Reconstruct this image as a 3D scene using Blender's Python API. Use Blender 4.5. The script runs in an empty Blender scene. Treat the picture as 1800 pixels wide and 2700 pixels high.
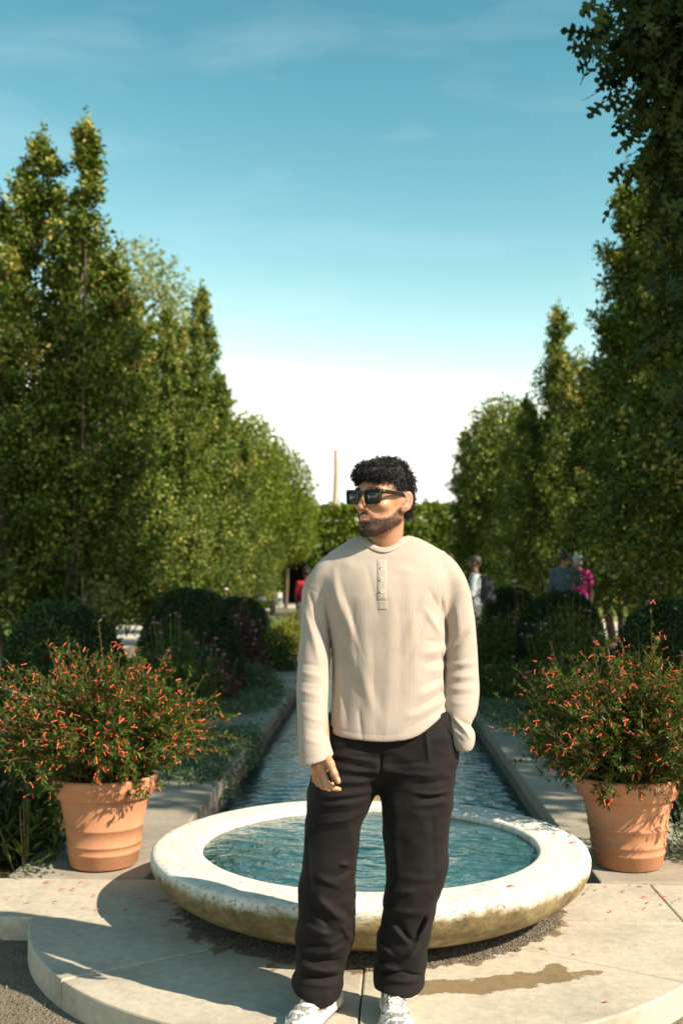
import bpy, bmesh, math, random
import numpy as np
from mathutils import Vector, Matrix, Quaternion
from mathutils.bvhtree import BVHTree

# ------------------------------------------------------------------ camera, sky, sun, exposure
S = bpy.context.scene
COL = S.collection
F_PX, PITCH, YAW = 2747.4, 0.066484, 0.0352145          # photograph's focal length in its own pixels, tilt up, turn
CAM = np.array([0.02, 0.0, 1.39])
cd = bpy.data.cameras.new('camera')
cam = bpy.data.objects.new('camera', cd); COL.objects.link(cam)
cd.sensor_fit = 'VERTICAL'; cd.sensor_height = 36.0; cd.sensor_width = 24.0
cd.lens = 36.0 * F_PX / 2700.0
cd.clip_start = 0.05; cd.clip_end = 2000
cam.location = CAM
cam.rotation_euler = (math.pi / 2 + PITCH, 0, YAW)
cd.dof.use_dof = True; cd.dof.focus_distance = 3.38; cd.dof.aperture_fstop = 3.2
S.camera = cam

SUN_EL = math.radians(38)
SUN_H = np.array([0.872, -0.489])                       # horizontal direction towards the sun
SUN_DIR = np.array([SUN_H[0] * math.cos(SUN_EL), SUN_H[1] * math.cos(SUN_EL), math.sin(SUN_EL)])
w = bpy.data.worlds.new('World'); S.world = w; w.use_nodes = True
nt = w.node_tree; nt.nodes.clear()
wo = nt.nodes.new('ShaderNodeOutputWorld'); bg = nt.nodes.new('ShaderNodeBackground')
sky = nt.nodes.new('ShaderNodeTexSky'); sky.sky_type = 'NISHITA'; sky.sun_disc = False
sky.sun_elevation = SUN_EL; sky.sun_rotation = math.atan2(SUN_H[0], SUN_H[1])
sky.air_density = 1.0; sky.dust_density = 0.2; sky.ozone_density = 1.0; sky.altitude = 100
# contrast grade of the whole sky (same in every direction): deeper teal overhead, white haze low down
sep = nt.nodes.new('ShaderNodeSeparateColor'); com = nt.nodes.new('ShaderNodeCombineColor')
nt.links.new(sky.outputs[0], sep.inputs[0])
for ch, (pw, kk) in enumerate(((2.5, 0.49), (1.6, 0.772), (1.5, 0.478))):
    m1 = nt.nodes.new('ShaderNodeMath'); m1.operation = 'POWER'; m1.inputs[1].default_value = pw
    m2 = nt.nodes.new('ShaderNodeMath'); m2.operation = 'MULTIPLY'; m2.inputs[1].default_value = kk
    m3 = nt.nodes.new('ShaderNodeMath'); m3.operation = 'MINIMUM'; m3.inputs[1].default_value = 9.0
    nt.links.new(sep.outputs[ch], m1.inputs[0]); nt.links.new(m1.outputs[0], m2.inputs[0]); nt.links.new(m2.outputs[0], m3.inputs[0]); nt.links.new(m3.outputs[0], com.inputs[ch])
# thin high cloud, by direction
tc = nt.nodes.new('ShaderNodeTexCoord'); mp = nt.nodes.new('ShaderNodeMapping')
mp.inputs['Scale'].default_value = (1.6, 1.6, 7.0)
ns = nt.nodes.new('ShaderNodeTexNoise'); ns.inputs['Scale'].default_value = 2.6; ns.inputs['Detail'].default_value = 7
ns.inputs['Roughness'].default_value = 0.55; ns.inputs['Distortion'].default_value = 0.5
cr = nt.nodes.new('ShaderNodeValToRGB')
cr.color_ramp.elements[0].position = 0.53; cr.color_ramp.elements[0].color = (0, 0, 0, 1)
cr.color_ramp.elements[1].position = 0.85; cr.color_ramp.elements[1].color = (0.15, 0.15, 0.15, 1)
cl = nt.nodes.new('ShaderNodeMix'); cl.data_type = 'RGBA'; cl.inputs[7].default_value = (5.5, 6.3, 6.5, 1)
L = nt.links
L.new(tc.outputs['Generated'], mp.inputs[0]); L.new(mp.outputs[0], ns.inputs['Vector'])
L.new(ns.outputs[0], cr.inputs[0]); L.new(cr.outputs[0], cl.inputs['Factor']); L.new(com.outputs[0], cl.inputs[6])
L.new(cl.outputs[2], bg.inputs[0]); L.new(bg.outputs[0], wo.inputs[0])
bg.inputs[1].default_value = 0.098

sl = bpy.data.lights.new('sun', 'SUN'); so = bpy.data.objects.new('sun', sl); COL.objects.link(so)
sl.energy = 5.0; sl.angle = math.radians(0.55); sl.color = (1.0, 0.875, 0.70)
so.location = tuple(SUN_DIR * 30); so.rotation_euler = Vector(tuple(-SUN_DIR)).to_track_quat('-Z', 'Y').to_euler()
S.view_settings.view_transform = 'Standard'; S.view_settings.look = 'None'
S.view_settings.exposure = 1.0; S.view_settings.gamma = 1.0
S.render.engine = 'CYCLES'
try:
    S.cycles.use_denoising = True; S.cycles.denoiser = 'OPENIMAGEDENOISE'
except Exception:
    pass
S.cycles.max_bounces = 6; S.cycles.diffuse_bounces = 3; S.cycles.glossy_bounces = 3
S.cycles.transmission_bounces = 4; S.cycles.transparent_max_bounces = 6

# photograph pixel (1800x2700) -> direction; used with a known ground, height or depth
_c, _s = math.cos(YAW), math.sin(YAW)
FWD = np.array([-_s * math.cos(PITCH), _c * math.cos(PITCH), math.sin(PITCH)])
RGT = np.array([_c, _s, 0.0]); UPV = np.cross(RGT, FWD)
def ray(x, y): return FWD + RGT * ((x - 900) / F_PX) - UPV * ((y - 1350) / F_PX)
def onz(x, y, z=0.0):
    r = ray(x, y); return CAM + r * ((z - CAM[2]) / r[2])
def ony(x, y, Y):
    r = ray(x, y); return CAM + r * (Y / r[1])

rng = np.random.default_rng(7)
random.seed(7)

# ------------------------------------------------------------------ object helpers
def mesh_np(name, V, F, smooth=False, attrs=None):
    """fast mesh from vertex array and list of equal-size face arrays"""
    me = bpy.data.meshes.new(name)
    V = np.ascontiguousarray(V, dtype=np.float32)
    Fs = [np.asarray(f, dtype=np.int32) for f in (F if isinstance(F, list) else [F]) if len(f)]
    nl = sum(f.size for f in Fs); nf = sum(len(f) for f in Fs)
    me.vertices.add(len(V)); me.vertices.foreach_set('co', V.ravel())
    me.loops.add(nl); me.loops.foreach_set('vertex_index', np.concatenate([f.ravel() for f in Fs]))
    st = []; o = 0
    for f in Fs:
        st.append(o + np.arange(len(f)) * f.shape[1]); o += f.size
    me.polygons.add(nf); me.polygons.foreach_set('loop_start', np.concatenate(st).astype(np.int32))
    me.update(calc_edges=True)
    if smooth: me.polygons.foreach_set('use_smooth', np.ones(nf, dtype=bool))
    for k, (dom, arr) in (attrs or {}).items():
        arr = np.asarray(arr, dtype=np.float32)
        if arr.ndim == 1:
            a = me.attributes.new(k, 'FLOAT', dom); a.data.foreach_set('value', arr)
        else:
            a = me.attributes.new(k, 'FLOAT_COLOR', dom)
            a.data.foreach_set('color', np.concatenate([arr, np.ones((len(arr), 1), np.float32)], 1).ravel())
    me.validate()
    return me
def link(name, me, m=None, parent=None, loc=(0, 0, 0), rotz=0.0, scale=None):
    o = bpy.data.objects.new(name, me); COL.objects.link(o)
    if m is not None and len(me.materials) == 0: me.materials.append(m)
    o.location = loc
    if rotz: o.rotation_euler = (0, 0, rotz)
    if scale is not None: o.scale = scale if hasattr(scale, '__len__') else (scale,) * 3
    if parent is not None: o.parent = parent
    return o
def tag(o, label, cat=None, group=None, kind=None):
    o['label'] = label
    if cat: o['category'] = cat
    if group: o['group'] = group
    if kind: o['kind'] = kind
    return o
def thing(name, label, cat, loc=(0, 0, 0), rotz=0.0, group=None, scale=None):
    o = bpy.data.objects.new(name, None); COL.objects.link(o)
    o.empty_display_size = 0.1
    o.location = loc; o.rotation_euler = (0, 0, rotz)
    if scale is not None: o.scale = scale if hasattr(scale, '__len__') else (scale,) * 3
    return tag(o, label, cat, group)
def struct(o):
    o['kind'] = 'structure'; return o
def stuff(o):
    o['kind'] = 'stuff'; return o
def bm_mesh(name, bm, smooth=False):
    me = bpy.data.meshes.new(name); bm.normal_update(); bm.to_mesh(me); bm.free()
    if smooth:
        me.polygons.foreach_set('use_smooth', np.ones(len(me.polygons), dtype=bool))
    return me
def box_mesh(name, sx, sy, sz, bevel=0.0, jitter=0.0):
    bm = bmesh.new(); bmesh.ops.create_cube(bm, size=1.0)
    for v in bm.verts: v.co = Vector((v.co.x * sx, v.co.y * sy, v.co.z * sz))
    if bevel: bmesh.ops.bevel(bm, geom=bm.edges[:], offset=bevel, segments=2, affect='EDGES', profile=0.6)
    if jitter:
        for v in bm.verts: v.co += Vector([random.uniform(-jitter, jitter) for _ in range(3)])
    return bm_mesh(name, bm)
def poly_prism(name, pts, z0, z1, bevel=0.006):
    """closed polygon outline (list of xy) -> prism with a worn upper edge"""
    bm = bmesh.new()
    b = [bm.verts.new((p[0], p[1], z0)) for p in pts]; t = [bm.verts.new((p[0], p[1], z1)) for p in pts]
    n = len(pts)
    top = bm.faces.new(t); bm.faces.new(b[::-1])
    for i in range(n): bm.faces.new((b[i], b[(i + 1) % n], t[(i + 1) % n], t[i]))
    bmesh.ops.recalc_face_normals(bm, faces=bm.faces[:])
    if bevel: bmesh.ops.bevel(bm, geom=list(top.edges), offset=bevel, segments=2, affect='EDGES', profile=0.5)
    return bm_mesh(name, bm)
def lathe(name, prof, n=96, wob=None, smooth=True):
    prof = np.asarray(prof, float); m = len(prof)
    th = np.arange(n) / n * 2 * math.pi
    r = prof[:, 0][:, None] * np.ones(n); z = prof[:, 1][:, None] * np.ones(n)
    if wob is not None: r, z = wob(r, z, th[None, :])
    V = np.stack([r * np.cos(th), r * np.sin(th), z], -1).reshape(-1, 3)
    i = np.arange(m - 1)[:, None]; j = np.arange(n)[None, :]; j2 = (j + 1) % n
    F = np.stack([i * n + j, i * n + j2, (i + 1) * n + j2, (i + 1) * n + j], -1).reshape(-1, 4)
    return mesh_np(name, V, F, smooth)
def tube_arrays(P, R, k=6, cap=True):
    """tube along polyline P with radii R -> V, F(quads)"""
    P = np.asarray(P, float); n = len(P); R = np.ones(n) * np.asarray(R, float)
    T = np.gradient(P, axis=0); T /= np.linalg.norm(T, axis=1, keepdims=True) + 1e-9
    ref = np.array([0.0, 0, 1]) if abs(T[0, 2]) < 0.9 else np.array([1.0, 0, 0])
    A = np.cross(T, ref); A /= np.linalg.norm(A, axis=1, keepdims=True) + 1e-9
    B = np.cross(T, A)
    th = np.arange(k) / k * 2 * math.pi
    V = P[:, None] + R[:, None, None] * (A[:, None] * np.cos(th)[None, :, None] + B[:, None] * np.sin(th)[None, :, None])
    V = V.reshape(-1, 3)
    i = np.arange(n - 1)[:, None]; j = np.arange(k)[None, :]; j2 = (j + 1) % k
    F = np.stack([i * k + j, i * k + j2, (i + 1) * k + j2, (i + 1) * k + j], -1).reshape(-1, 4)
    return V, F
def tubes_mesh(name, tubes, k=6, smooth=True):
    Vs, Fs = [], []; o = 0
    for P, R in tubes:
        V, F = tube_arrays(P, R, k); Vs.append(V); Fs.append(F + o); o += len(V)
    return mesh_np(name, np.concatenate(Vs), np.concatenate(Fs), smooth)
def wobn(p, f, seed=0, oct=3):
    """cheap smooth pseudo-noise on (n,3) or (...,3)"""
    r = np.random.default_rng(seed); out = 0.0; a = 1.0
    for o in range(oct):
        for _ in range(3):
            d = r.normal(size=3); d /= np.linalg.norm(d)
            out = out + a * np.sin((p @ d) * f * (0.8 + 0.5 * r.random()) + r.random() * 6.28)
        f *= 1.9; a *= 0.55
    return out / 4.5

# ------------------------------------------------------------------ materials
class N:
    def __init__(s, name):
        s.m = bpy.data.materials.new(name); s.m.use_nodes = True
        s.t = s.m.node_tree; s.b = s.t.nodes['Principled BSDF']; s.o = s.t.nodes['Material Output']
    def n(s, typ, **kw):
        x = s.t.nodes.new('ShaderNode' + typ)
        for k, v in kw.items(): setattr(x, k, v)
        return x
    def l(s, a, b): s.t.links.new(a, b)
    def set(s, **kw):
        for k, v in kw.items(): s.b.inputs[k.replace('_', ' ')].default_value = v
        return s
    def coord(s, kind='Object', scale=(1, 1, 1)):
        if kind == 'World':
            g = s.n('NewGeometry'); out = g.outputs['Position']
        else:
            g = s.n('TexCoord'); out = g.outputs[kind]
        m = s.n('Mapping'); m.inputs['Scale'].default_value = scale; s.l(out, m.inputs[0]); return m.outputs[0]
    def noise(s, vec, scale, detail=5, rough=0.6, dist=0.0):
        x = s.n('TexNoise'); x.inputs['Scale'].default_value = scale; x.inputs['Detail'].default_value = detail
        x.inputs['Roughness'].default_value = rough; x.inputs['Distortion'].default_value = dist
        s.l(vec, x.inputs['Vector']); return x.outputs[0]
    def ramp(s, fac, stops, interp='LINEAR'):
        x = s.n('ValToRGB'); e = x.color_ramp.elements; x.color_ramp.interpolation = interp
        while len(e) < len(stops): e.new(0.5)
        for el, (p, c) in zip(e, stops):
            el.position = p; el.color = (c, c, c, 1) if not hasattr(c, '__len__') else (*c, 1)
        s.l(fac, x.inputs[0]); return x.outputs[0]
    def mix(s, fac, a, b, mode='MIX'):
        x = s.n('Mix', data_type='RGBA', blend_type=mode)
        for v, i in ((fac, 0), (a, 6), (b, 7)):
            if hasattr(v, 'links'): s.l(v, x.inputs[i])
            elif i == 0: x.inputs[0].default_value = v
            else: x.inputs[i].default_value = (*v, 1)
        return x.outputs[2]
    def math(s, op, a, b=0.0):
        x = s.n('Math', operation=op)
        for i, v in enumerate((a, b)):
            if hasattr(v, 'links'): s.l(v, x.inputs[i])
            else: x.inputs[i].default_value = v
        return x.outputs[0]
    def bump(s, h, strength=0.3, dist=0.01, normal=None):
        x = s.n('Bump'); x.inputs['Strength'].default_value = strength; x.inputs['Distance'].default_value = dist
        s.l(h, x.inputs['Height'])
        if normal is not None: s.l(normal, x.inputs['Normal'])
        s.l(x.outputs[0], s.b.inputs['Normal']); return x.outputs[0]
    def attr(s, name, out='Fac'):
        x = s.n('Attribute'); x.attribute_name = name; return x.outputs[out]
    def col(s, c):
        if hasattr(c, 'links'): s.l(c, s.b.inputs['Base Color'])
        else: s.b.inputs['Base Color'].default_value = (*c, 1)
        return s
def simple(name, c, rough=0.7, var=0.25, nscale=12, bump=0.0, bscale=60, spec=0.4, metal=0.0, kind='Object'):
    k = N(name); v = k.coord(kind)
    f = k.noise(v, nscale)
    lo = tuple(x * (1 - var) for x in c); hi = tuple(min(1, x * (1 + var)) for x in c)
    k.col(k.ramp(f, [(0.3, lo), (0.7, hi)])); k.set(Roughness=rough, Metallic=metal); k.b.inputs['Specular IOR Level'].default_value = spec
    if bump: k.bump(k.noise(v, bscale), bump, 0.01)
    return k.m
def leafmat(name, stops, trans=0.35, rough=0.5, tint=(1.3, 1.2, 0.4), spec=0.2):
    k = N(name); a = k.attr('rnd')
    c = k.ramp(a, stops); k.col(c); k.set(Roughness=rough); k.b.inputs['Specular IOR Level'].default_value = spec
    tr = k.n('BsdfTranslucent'); c2 = k.mix(1.0, c, tint, 'MULTIPLY'); k.l(c2, tr.inputs[0])
    mx = k.n('MixShader'); mx.inputs[0].default_value = trans
    k.l(k.b.outputs[0], mx.inputs[1]); k.l(tr.outputs[0], mx.inputs[2]); k.l(mx.outputs[0], k.o.inputs[0])
    return k.m

M = {}
# paving: pale concrete-like stone with stains, pits and a damp patch by the basin
def paving(name, base, damp=False):
    k = N(name); v = k.coord('World'); oi = k.n('ObjectInfo')
    f = k.noise(v, 2.2, 6, 0.65); g = k.noise(v, 26, 6, 0.7); h = k.noise(v, 220, 3, 0.6)
    c = k.ramp(f, [(0.28, tuple(x * 0.70 for x in base)), (0.5, base), (0.75, tuple(x * 1.12 for x in base))])
    c = k.mix(0.45, c, k.ramp(g, [(0.35, 0.55), (0.62, 1.0)]), 'MULTIPLY')
    c = k.mix(0.5, c, k.ramp(h, [(0.30, 0.45), (0.42, 1.0)]), 'MULTIPLY')
    sp = k.ramp(k.noise(v, 75, 2, 0.5), [(0.26, 0.45), (0.30, 1.0)]); c = k.mix(0.7, c, sp, 'MULTIPLY')
    c = k.mix(0.18, c, k.ramp(oi.outputs['Random'], [(0, 0.72), (1, 1.0)]), 'MULTIPLY')
    if damp:
        # damp shape: distance in plan from a bent line, broken by noise
        sx = k.n('SeparateXYZ'); k.l(v, sx.inputs[0])
        def blob(cx, cy, rx, ry, rot):
            ca, sa = math.cos(rot), math.sin(rot)
            dx = k.math('SUBTRACT', sx.outputs[0], cx); dy = k.math('SUBTRACT', sx.outputs[1], cy)
            u = k.math('DIVIDE', k.math('ADD', k.math('MULTIPLY', dx, ca), k.math('MULTIPLY', dy, sa)), rx)
            w_ = k.math('DIVIDE', k.math('SUBTRACT', k.math('MULTIPLY', dy, ca), k.math('MULTIPLY', dx, sa)), ry)
            return k.math('SUBTRACT', 1.0, k.math('SQRT', k.math('ADD', k.math('MULTIPLY', u, u), k.math('MULTIPLY', w_, w_))))
        b1 = blob(0.44, 3.735, 0.40, 0.075, 0.28); b2 = blob(0.19, 3.68, 0.16, 0.07, 0.1); b3 = blob(0.62, 3.81, 0.14, 0.065, 0.9)
        b4 = blob(-0.02, 4.66, 0.86, 0.86, 0)
        mm = k.math('MAXIMUM', k.math('MAXIMUM', b1, b2), k.math('MAXIMUM', b3, k.math('MULTIPLY', b4, 3.0)))
        nn = k.math('SUBTRACT', k.noise(v, 9, 7, 0.62), 0.5)
        mm = k.math('ADD', mm, k.math('MULTIPLY', nn, 1.9))
        wet = k.ramp(mm, [(0.10, 0.0), (0.16, 1.0)])
        c = k.mix(wet, c, k.mix(1.0, c, (0.50, 0.42, 0.30), 'MULTIPLY'))
        k.l(k.ramp(wet, [(0, 0.8), (1, 0.42)]), k.b.inputs['Roughness'])
    else:
        k.set(Roughness=0.82)
    k.col(c); k.b.inputs['Specular IOR Level'].default_value = 0.3
    hh = k.math('ADD', k.math('MULTIPLY', g, 0.6), k.math('MULTIPLY', h, 0.5))
    k.bump(hh, 0.35, 0.006)
    return k.m
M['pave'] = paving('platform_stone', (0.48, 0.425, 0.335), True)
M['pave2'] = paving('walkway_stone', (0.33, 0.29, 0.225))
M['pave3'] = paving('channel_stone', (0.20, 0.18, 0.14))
# basin stone: weathered, pale top with dark pitting, ochre and grey staining lower down the outside
def basin_mat():
    k = N('basin_stone'); v = k.coord('Object')
    f = k.noise(v, 4, 6, 0.65); g = k.noise(v, 38, 5, 0.72)
    vs = k.coord('Object', (1, 1, 1))
    pits = k.ramp(k.noise(k.coord('Object', (30, 85, 60)), 1.2, 4, 0.7), [(0.38, 0.12), (0.46, 1.0)])
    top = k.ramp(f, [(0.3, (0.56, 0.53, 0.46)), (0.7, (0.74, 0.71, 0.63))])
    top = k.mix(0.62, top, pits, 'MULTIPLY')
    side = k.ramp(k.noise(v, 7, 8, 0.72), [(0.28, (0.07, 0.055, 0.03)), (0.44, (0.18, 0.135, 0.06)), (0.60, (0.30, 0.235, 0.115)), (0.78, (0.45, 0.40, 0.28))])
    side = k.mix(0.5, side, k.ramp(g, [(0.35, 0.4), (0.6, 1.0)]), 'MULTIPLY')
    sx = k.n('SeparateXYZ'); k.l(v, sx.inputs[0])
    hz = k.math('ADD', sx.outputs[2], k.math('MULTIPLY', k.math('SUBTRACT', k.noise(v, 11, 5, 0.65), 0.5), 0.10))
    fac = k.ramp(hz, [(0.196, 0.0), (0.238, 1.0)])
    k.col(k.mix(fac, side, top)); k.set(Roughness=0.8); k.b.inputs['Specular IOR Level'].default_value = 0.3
    k.bump(k.math('ADD', k.math('MULTIPLY', g, 0.5), k.math('MULTIPLY', pits, 0.5)), 0.5, 0.006)
    return k.m
M['basin'] = basin_mat()
def terracotta():
    k = N('terracotta'); v = k.coord('Object')
    f = k.noise(v, 5, 6, 0.6); g = k.noise(v, 60, 4, 0.6)
    c = k.ramp(f, [(0.3, (0.38, 0.165, 0.080)), (0.6, (0.46, 0.215, 0.112)), (0.8, (0.54, 0.29, 0.175))])
    c = k.mix(0.35, c, k.ramp(g, [(0.3, 0.75), (0.7, 1.0)]), 'MULTIPLY')
    bl = k.ramp(k.noise(k.coord('Object', (1, 1, 2.5)), 9, 6, 0.7), [(0.60, 0.0), (0.78, 0.5)])
    c = k.mix(bl, c, (0.60, 0.42, 0.30)); k.col(c); k.set(Roughness=0.78); k.b.inputs['Specular IOR Level'].default_value = 0.3
    k.bump(g, 0.12, 0.004); return k.m
M['pot'] = terracotta()
M['soil'] = simple('soil', (0.055, 0.035, 0.022), 0.95, 0.5, 30, 0.9, 90, 0.1, kind='Object')
def ground_mat():
    k = N('gravel_ground'); v = k.coord('World')
    f = k.noise(v, 1.3, 5); g = k.noise(v, 90, 4, 0.7); vo = k.n('TexVoronoi'); vo.inputs['Scale'].default_value = 130; k.l(v, vo.inputs['Vector'])
    c = k.ramp(f, [(0.3, (0.20, 0.165, 0.115)), (0.7, (0.30, 0.255, 0.185))])
    c = k.mix(0.7, c, k.ramp(vo.outputs['Color'], [(0.1, 0.45), (0.9, 1.1)]), 'MULTIPLY')
    c = k.mix(0.6, c, k.ramp(g, [(0.3, 0.4), (0.6, 1.0)]), 'MULTIPLY')
    k.col(c); k.set(Roughness=0.95); k.b.inputs['Specular IOR Level'].default_value = 0.15
    k.bump(vo.outputs['Distance'], 0.8, 0.01); return k.m
M['ground'] = ground_mat()
M['mulch'] = simple('bed_mulch', (0.075, 0.045, 0.028), 0.95, 0.6, 25, 0.9, 70, 0.1, kind='Object')
M['lawn'] = simple('lawn_grass', (0.11, 0.15, 0.035), 0.9, 0.35, 3, 0.6, 150, 0.1)
M['path'] = simple('pale_gravel_path', (0.46, 0.41, 0.33), 0.95, 0.15, 3, 0.4, 120, 0.1)
M['bark'] = simple('bark', (0.10, 0.078, 0.055), 0.9, 0.5, 14, 0.9, 40, 0.2)
M['stem'] = simple('green_stem', (0.13, 0.12, 0.04), 0.8, 0.4, 20)
M['redstem'] = simple('brown_stem', (0.16, 0.075, 0.035), 0.8, 0.4, 20)
M['wallstone'] = simple('beige_wall_stone', (0.42, 0.33, 0.23), 0.9, 0.25, 2.5, 0.5, 12, 0.2)
M['dark'] = simple('dark_passage_shade_and_lid', (0.045, 0.032, 0.022), 0.95, 0.3, 3)  # near-black colour stands in for shade inside the passage; also the bin lid
G = lambda *s: list(s)
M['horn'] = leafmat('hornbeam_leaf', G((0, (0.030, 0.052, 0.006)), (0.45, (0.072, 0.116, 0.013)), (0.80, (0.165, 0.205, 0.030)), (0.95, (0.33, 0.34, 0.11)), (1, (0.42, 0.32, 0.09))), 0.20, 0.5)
M['oak'] = leafmat('oak_leaf', G((0, (0.020, 0.038, 0.012)), (0.7, (0.040, 0.065, 0.018)), (1, (0.07, 0.09, 0.02))), 0.18, 0.55, spec=0.1)
M['box'] = leafmat('box_leaf', G((0, (0.014, 0.032, 0.010)), (0.6, (0.032, 0.060, 0.016)), (1, (0.065, 0.105, 0.026))), 0.22, 0.4)
M['boxcore'] = simple('box_twigs', (0.022, 0.030, 0.012), 0.95, 0.5, 25, 0.8, 60, 0.1)
M['cuph'] = leafmat('cuphea_leaf', G((0, (0.032, 0.050, 0.010)), (0.55, (0.056, 0.104, 0.016)), (0.90, (0.115, 0.155, 0.028)), (1, (0.26, 0.13, 0.03))), 0.38, 0.42)
M['hedge'] = leafmat('ivy_leaf', G((0, (0.06, 0.10, 0.012)), (0.6, (0.135, 0.19, 0.022)), (1, (0.26, 0.28, 0.04))), 0.35, 0.5)
M['lime'] = leafmat('yellow_green_leaf', G((0, (0.10, 0.13, 0.02)), (0.6, (0.19, 0.20, 0.03)), (1, (0.32, 0.28, 0.05))), 0.35, 0.5)
M['silver'] = leafmat('silver_green_leaf', G((0, (0.09, 0.125, 0.075)), (0.6, (0.17, 0.21, 0.13)), (1, (0.30, 0.34, 0.23))), 0.25, 0.6, (1, 1.05, 0.8))
M['peren'] = leafmat('perennial_leaf', G((0, (0.025, 0.05, 0.012)), (0.6, (0.055, 0.10, 0.02)), (1, (0.13, 0.17, 0.04))), 0.32, 0.5)
M['bronze'] = leafmat('bronze_leaf', G((0, (0.05, 0.028, 0.022)), (0.6, (0.10, 0.055, 0.045)), (1, (0.15, 0.10, 0.05))), 0.3, 0.55, (1.2, 0.8, 0.7))
M['airy'] = leafmat('airy_tree_leaf', G((0, (0.14, 0.19, 0.09)), (0.6, (0.22, 0.26, 0.12)), (1, (0.30, 0.32, 0.15))), 0.35, 0.55)  # paler leaf colour imitates distance haze
M['creep'] = leafmat('creeping_leaf', G((0, (0.06, 0.10, 0.05)), (0.6, (0.11, 0.165, 0.085)), (1, (0.19, 0.24, 0.13))), 0.25, 0.6, (1, 1.05, 0.8))
def flowermat():
    k = N('orange_tube_flower'); v = k.coord('Object'); sx = k.n('SeparateXYZ'); k.l(v, sx.inputs[0])
    c = k.ramp(sx.outputs[2], [(0.0, (0.80, 0.22, 0.05)), (0.35, (0.85, 0.10, 0.025)), (0.85, (0.82, 0.075, 0.03)), (0.96, (0.72, 0.42, 0.34))])
    x = k.n('MapRange'); x.inputs['From Max'].default_value = 0.03; k.l(sx.outputs[2], x.inputs[0])
    c = k.ramp(x.outputs[0], [(0.0, (0.70, 0.20, 0.04)), (0.35, (0.78, 0.095, 0.022)), (0.85, (0.72, 0.060, 0.025)), (0.96, (0.55, 0.30, 0.26))])
    k.col(c); k.set(Roughness=0.45)
    tr = k.n('BsdfTranslucent'); k.l(c, tr.inputs[0]); mx = k.n('MixShader'); mx.inputs[0].default_value = 0.3
    k.l(k.b.outputs[0], mx.inputs[1]); k.l(tr.outputs[0], mx.inputs[2]); k.l(mx.outputs[0], k.o.inputs[0]); return k.m
M['flower'] = flowermat()
M['flowerb'] = simple('red_orange_flower', (0.72, 0.115, 0.035), 0.5, 0.35, 45)
M['petal'] = simple('fallen_petal', (0.62, 0.11, 0.06), 0.7, 0.4, 40)
M['pink'] = simple('pink_petal', (0.33, 0.105, 0.165), 0.7, 0.35, 60)
M['mauve'] = simple('mauve_petal', (0.25, 0.165, 0.23), 0.7, 0.3, 60)
M['white'] = simple('white_petal', (0.80, 0.78, 0.72), 0.7, 0.1, 60)
def water(name, c, rough=0.02):
    k = N(name); v = k.coord('Object')
    k.col(k.ramp(k.noise(v, 1.5, 4), [(0.3, tuple(x * 0.75 for x in c)), (0.7, tuple(x * 1.25 for x in c))]))
    k.set(Roughness=rough, IOR=1.48); k.b.inputs['Specular IOR Level'].default_value = 0.5
    k.bump(k.noise(v, 13, 4, 0.55, 1.4), 0.28, 0.02)
    return k.m
M['water'] = water('basin_water', (0.010, 0.050, 0.050))
M['chwater'] = water('channel_water', (0.010, 0.030, 0.034))
M['grit'] = simple('dark_wet_grit', (0.17, 0.145, 0.105), 0.6, 0.6, 60, 0.8, 160, 0.5)
M['bin'] = simple('grey_bin_metal', (0.42, 0.43, 0.42), 0.5, 0.1, 6, metal=0.3)
M['cane'] = simple('pale_cane', (0.50, 0.40, 0.33), 0.7, 0.2, 20)

# ------------------------------------------------------------------ leaf clouds
def leaf_cloud(name, P, U, Nn, size, aspect=0.55, rnd=None, fold=0.25, seed=1):
    """one folded leaf (4 verts, 2 tris) at each P; U = direction of the leaf, Nn = its normal"""
    r = np.random.default_rng(seed); n = len(P)
    U = U / (np.linalg.norm(U, axis=1, keepdims=True) + 1e-9)
    Nn = Nn - U * np.sum(U * Nn, 1, keepdims=True); Nn /= np.linalg.norm(Nn, axis=1, keepdims=True) + 1e-9
    W = np.cross(U, Nn)
    s = (np.ones(n) * size * (0.65 + 0.7 * r.random(n)))[:, None]
    a = P; b = P + U * s * 0.45 + W * s * aspect * 0.5 + Nn * s * fold * 0.3
    c = P + U * s - Nn * s * 0.12; d = P + U * s * 0.45 - W * s * aspect * 0.5 + Nn * s * fold * 0.3
    V = np.stack([a, b, c, d], 1).reshape(-1, 3)
    i = np.arange(n) * 4
    F = np.concatenate([np.stack([i, i + 1, i + 2], 1), np.stack([i, i + 2, i + 3], 1)])
    q = r.random(n) if rnd is None else rnd
    return mesh_np(name, V, F, False, {'rnd': ('FACE', np.concatenate([q, q]))})
def rand_dir(n, r):
    d = r.normal(size=(n, 3)); return d / np.linalg.norm(d, axis=1, keepdims=True)

# ==================================================================  THE SETTING
FC = np.array([-0.02, 4.66])        # fountain centre in plan
# ground: one sheet to the horizon, rising a little under the far walk
def gheight(x, y):
    t = np.clip((y - 14) / 5, 0, 1) * np.clip((x - 2.6) / 0.8, 0, 1) * np.clip((26 - y) / 4, 0, 1)
    return -0.10 + 0.20 * t * t * (3 - 2 * t)
gx = np.unique(np.concatenate([np.linspace(-400, -12, 12), np.linspace(-12, 12, 61), np.linspace(12, 400, 12)]))
gy = np.unique(np.concatenate([np.linspace(-60, -4, 6), np.linspace(-4, 40, 89), np.linspace(40, 700, 14)]))
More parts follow.
